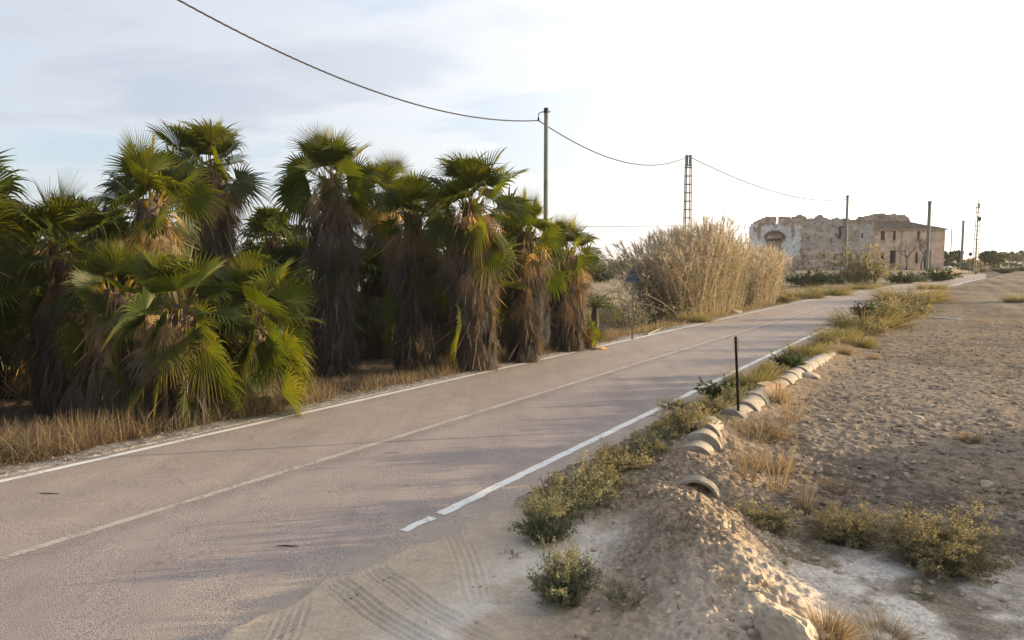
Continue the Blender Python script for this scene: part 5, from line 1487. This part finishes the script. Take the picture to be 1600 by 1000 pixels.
def crown_tree(name, label, u, depth, wpx, vtop, seed, mat, trunk_h=.35, n=1500, leaf=.22, lumps=9, group=None, cat="tree"):
    b = foot(u, 415, depth); H = at(u, vtop, depth).z - b.z; W_ = wpx / F * depth * .5
    root = thing(name, label, cat, b, group); rg = nr(seed)
    g = Geo(); tube(g, [(0, 0, -.3), (.05 * W_, 0, H * .3), (0, .05 * W_, H * .7)], [.05 * H, .035 * H, .012 * H], 7)
    cc = []
    for k in range(lumps):
        a = k * 2.4; rr_ = W_ * .68 * math.sqrt((k + .5) / lumps); z = H * (trunk_h + (1 - trunk_h) * (.30 + .48 * rg.rand())) - .12 * H * (rr_ / W_); cc.append((math.cos(a) * rr_, math.sin(a) * rr_, z)); tube(g, [(0, 0, H * .28), (cc[-1][0] * .5, cc[-1][1] * .5, z * .7), cc[-1]], [.02 * H, .012 * H, .004 * H], 5)
    g.build("trunk", M['bark'], root)
    C = np.array(cc); R0 = np.minimum(W_, H) * rg.uniform(.26, .45, lumps)
    q = rg.randint(0, lumps, n); d = rg.normal(0, 1, (n, 3)); d /= np.linalg.norm(d, axis=1)[:, None]
    P = C[q] + d * (R0[q] * rg.uniform(.45, 1.12, n))[:, None] * np.array([1, 1, .8]); P = P[P[:, 2] > .05 * H]; n = len(P)
    d = rg.normal(0, 1, (n, 3)); d /= np.linalg.norm(d, axis=1)[:, None]; e = np.cross(d, rg.normal(0, 1, (n, 3))); e /= np.linalg.norm(e, axis=1)[:, None]; s_ = leaf * rg.uniform(.5, 1.5, n)[:, None]
    g = Geo(); g.add(np.stack([P - d * s_, P + e * s_ * .55, P + d * s_, P - e * s_ * .55], 1).reshape(-1, 3), np.arange(4 * n).reshape(-1, 4), np.repeat(np.clip(.4 + .3 * (vnoise(P[:, 0] * .8, P[:, 2] * .8, seed) - .5) + rg.uniform(-.2, .3, n), 0, 1), 4))
    g.build("crown", mat, root); return root
crown_tree("conifer_hedge_tree", "dark bushy tree directly right of the farmhouse, nearer half of the pair", 1480, 160, 26, 384, 3, M['green'], .05, 1600, .3)
crown_tree("conifer_hedge_tree", "dark bushy tree behind the thin pale pole, farther half of the pair", 1497, 166, 26, 386, 4, M['green'], .05, 1600, .3)
crown_tree("round_tree", "round dark green tree at the foot of the far lattice mast", 1548, 165, 46, 388, 5, M['green'], .12, 2200, .3)
crown_tree("bush", "pale bush under the dark pole on the skyline", 1514, 150, 34, 402, 6, M['olive'], .0, 900, .25, cat="bush")
crown_tree("bush", "scrubby bush at the left foot of the far lattice mast", 1526, 138, 22, 398, 7, M['olive'], .0, 700, .25, cat="bush")
for k, (u, vt, wp, dd) in enumerate(((1566, 391, 22, 300), (1577, 388, 18, 320), (1588, 392, 20, 310), (1598, 388, 20, 330), (1612, 390, 24, 320), (1640, 388, 30, 330))):
    crown_tree("distant_tree", "hazy tree of the far grove at the road's vanishing end", u, dd, wp, vt, 20 + k, M['green'], .15, 900, .6, group="hazy far grove trees")
for k, (u, vt, wp, dd) in enumerate(((1545, 411, 40, 210), (1580, 411, 46, 260))):
    crown_tree("bush", ("low green hedge clump under the far round tree", "long low hedge clump in front of the far grove")[k], u, dd, wp, vt, 30 + k, M['green'], 0, 900, .4, cat="bush")
for k, (u, vt, wp, dd, lb) in enumerate(((938, 412, 60, 95, "grey-green bush in the left field behind the date palm"), (962, 404, 46, 130, "hazy rounded tree on the left field's horizon, left of the reeds"), (1000, 410, 40, 120, "hazy bush on the horizon behind the leaning reeds"), (915, 400, 50, 150, "hazy tree on the horizon glimpsed past the shortest palm"))):
    crown_tree("bush", lb, u, dd, wp, vt, 40 + k, M['green'], .0, 1200, .28, cat="bush")
# feathery date palm behind the shortest fan palm
b = foot(930, 500, 27.5); root = thing("date_palm", "small feathery date palm with arching dark fronds, beside the shortest fan palm", "palm", b)
g = Geo(); tube(g, [(0, 0, -.2), (0, 0, .8), (0, 0, 1.25)], [.16, .15, .1], 9); g.build("trunk", M['trunk'], root)
rg = nr(9); cr_ = None
for q in range(16):
    g = Geo(); a = q * 2.4; el = rad(75 - 62 * q / 16); Lr = rg.uniform(1.3, 1.9); n = 12; pts = []; p = Vector((0, 0, 1.2)); an = el
    for k in range(n + 1):
        pts.append(p.copy()); p = p + Vector((-math.sin(a) * math.cos(an), math.cos(a) * math.cos(an), math.sin(an))) * Lr / n; an -= .13 + .03 * k * .5
    tube(g, pts, list(np.linspace(.014, .003, n + 1)), 4, .45)
    for k in range(2, n * 4):
        t = k / (n * 4) * n; i_ = min(int(t), n - 1); p = pts[i_].lerp(pts[i_ + 1], t - i_); d = (pts[i_ + 1] - pts[i_]).normalized(); sdv = d.cross(Vector((0, 0, 1))).normalized()
        for sg in (-1, 1):
            e_ = (sdv * sg * .75 + d * .6 + Vector((0, 0, rg.uniform(-.05, .35)))).normalized() * rg.uniform(.2, .32)
            m_ = p + e_ * .5; w_ = d * .012; tp_ = p + e_ + Vector((0, 0, -.05)); g.add([p, m_ - w_, tp_, m_ + w_], [[0, 1, 2, 3]], .28)
    if cr_ is None: cr_ = g.build("crown", M['frond'], root)
    else: g.build("frond", M['frond'], cr_)
# small things by the far road
def far_post(label, u, vt, vb, depth, plate):
    b = foot(u, vb, depth); H = max(at(u, vt, depth).z - b.z, .8); root = thing("road_sign", label, "road sign", b)
    g = Geo(); tube(g, [(0, 0, -.2), (0, 0, H)], .05, 6); g.build("post", M['pole'], root)
    g = Geo(); tube(g, [(0, -.07, H - plate * .5), (0, -.03, H - plate * .5)], plate * .5, 16); g.build("sign_plate", M['cable'], root)
far_post("small dark sign back on a thin post left of the far lattice mast", 1515, 394, 418, 135, .7)
g = Geo(); b = foot(1541, 415, 150); box(g, (0, 0, .5), (.55, .5, 1.05)); box(g, (0, 0, 1.07), (.7, .65, .12)); tag(g.build("utility_cabinet", M['white'], loc=b), "small white utility cabinet at the far roadside under the round tree", "cabinet")
g = Geo(); b = foot(1484, 412, 140); rock_geo(g, (0, 0, .3), .5, nr(3), 1, .9); tag(g.build("white_boulder", M['white'], loc=b), "small white boulder at the foot of the thin pale pole", "rock")

# ------------------------------------------------------------------ the evening air
bm = bmesh.new(); bmesh.ops.create_cube(bm, size=1)
me = bpy.data.meshes.new("haze"); bm.to_mesh(me); bm.free()
hz = link("haze", me); hz.scale = (18600, 18600, 20); hz.location = (0, 0, 20 / 2 - 3.2)
tag(hz, None, kind="stuff")
m, nt, out = new_mat("haze_air"); v = N(nt, "VolumePrincipled", Density=.00022); v.inputs["Color"].default_value = (1, .97, .93, 1); v.inputs["Anisotropy"].default_value = 0
L(nt, v.outputs[0], out.inputs[1]); me.materials.append(m)
scene.cycles.volume_bounces = 0
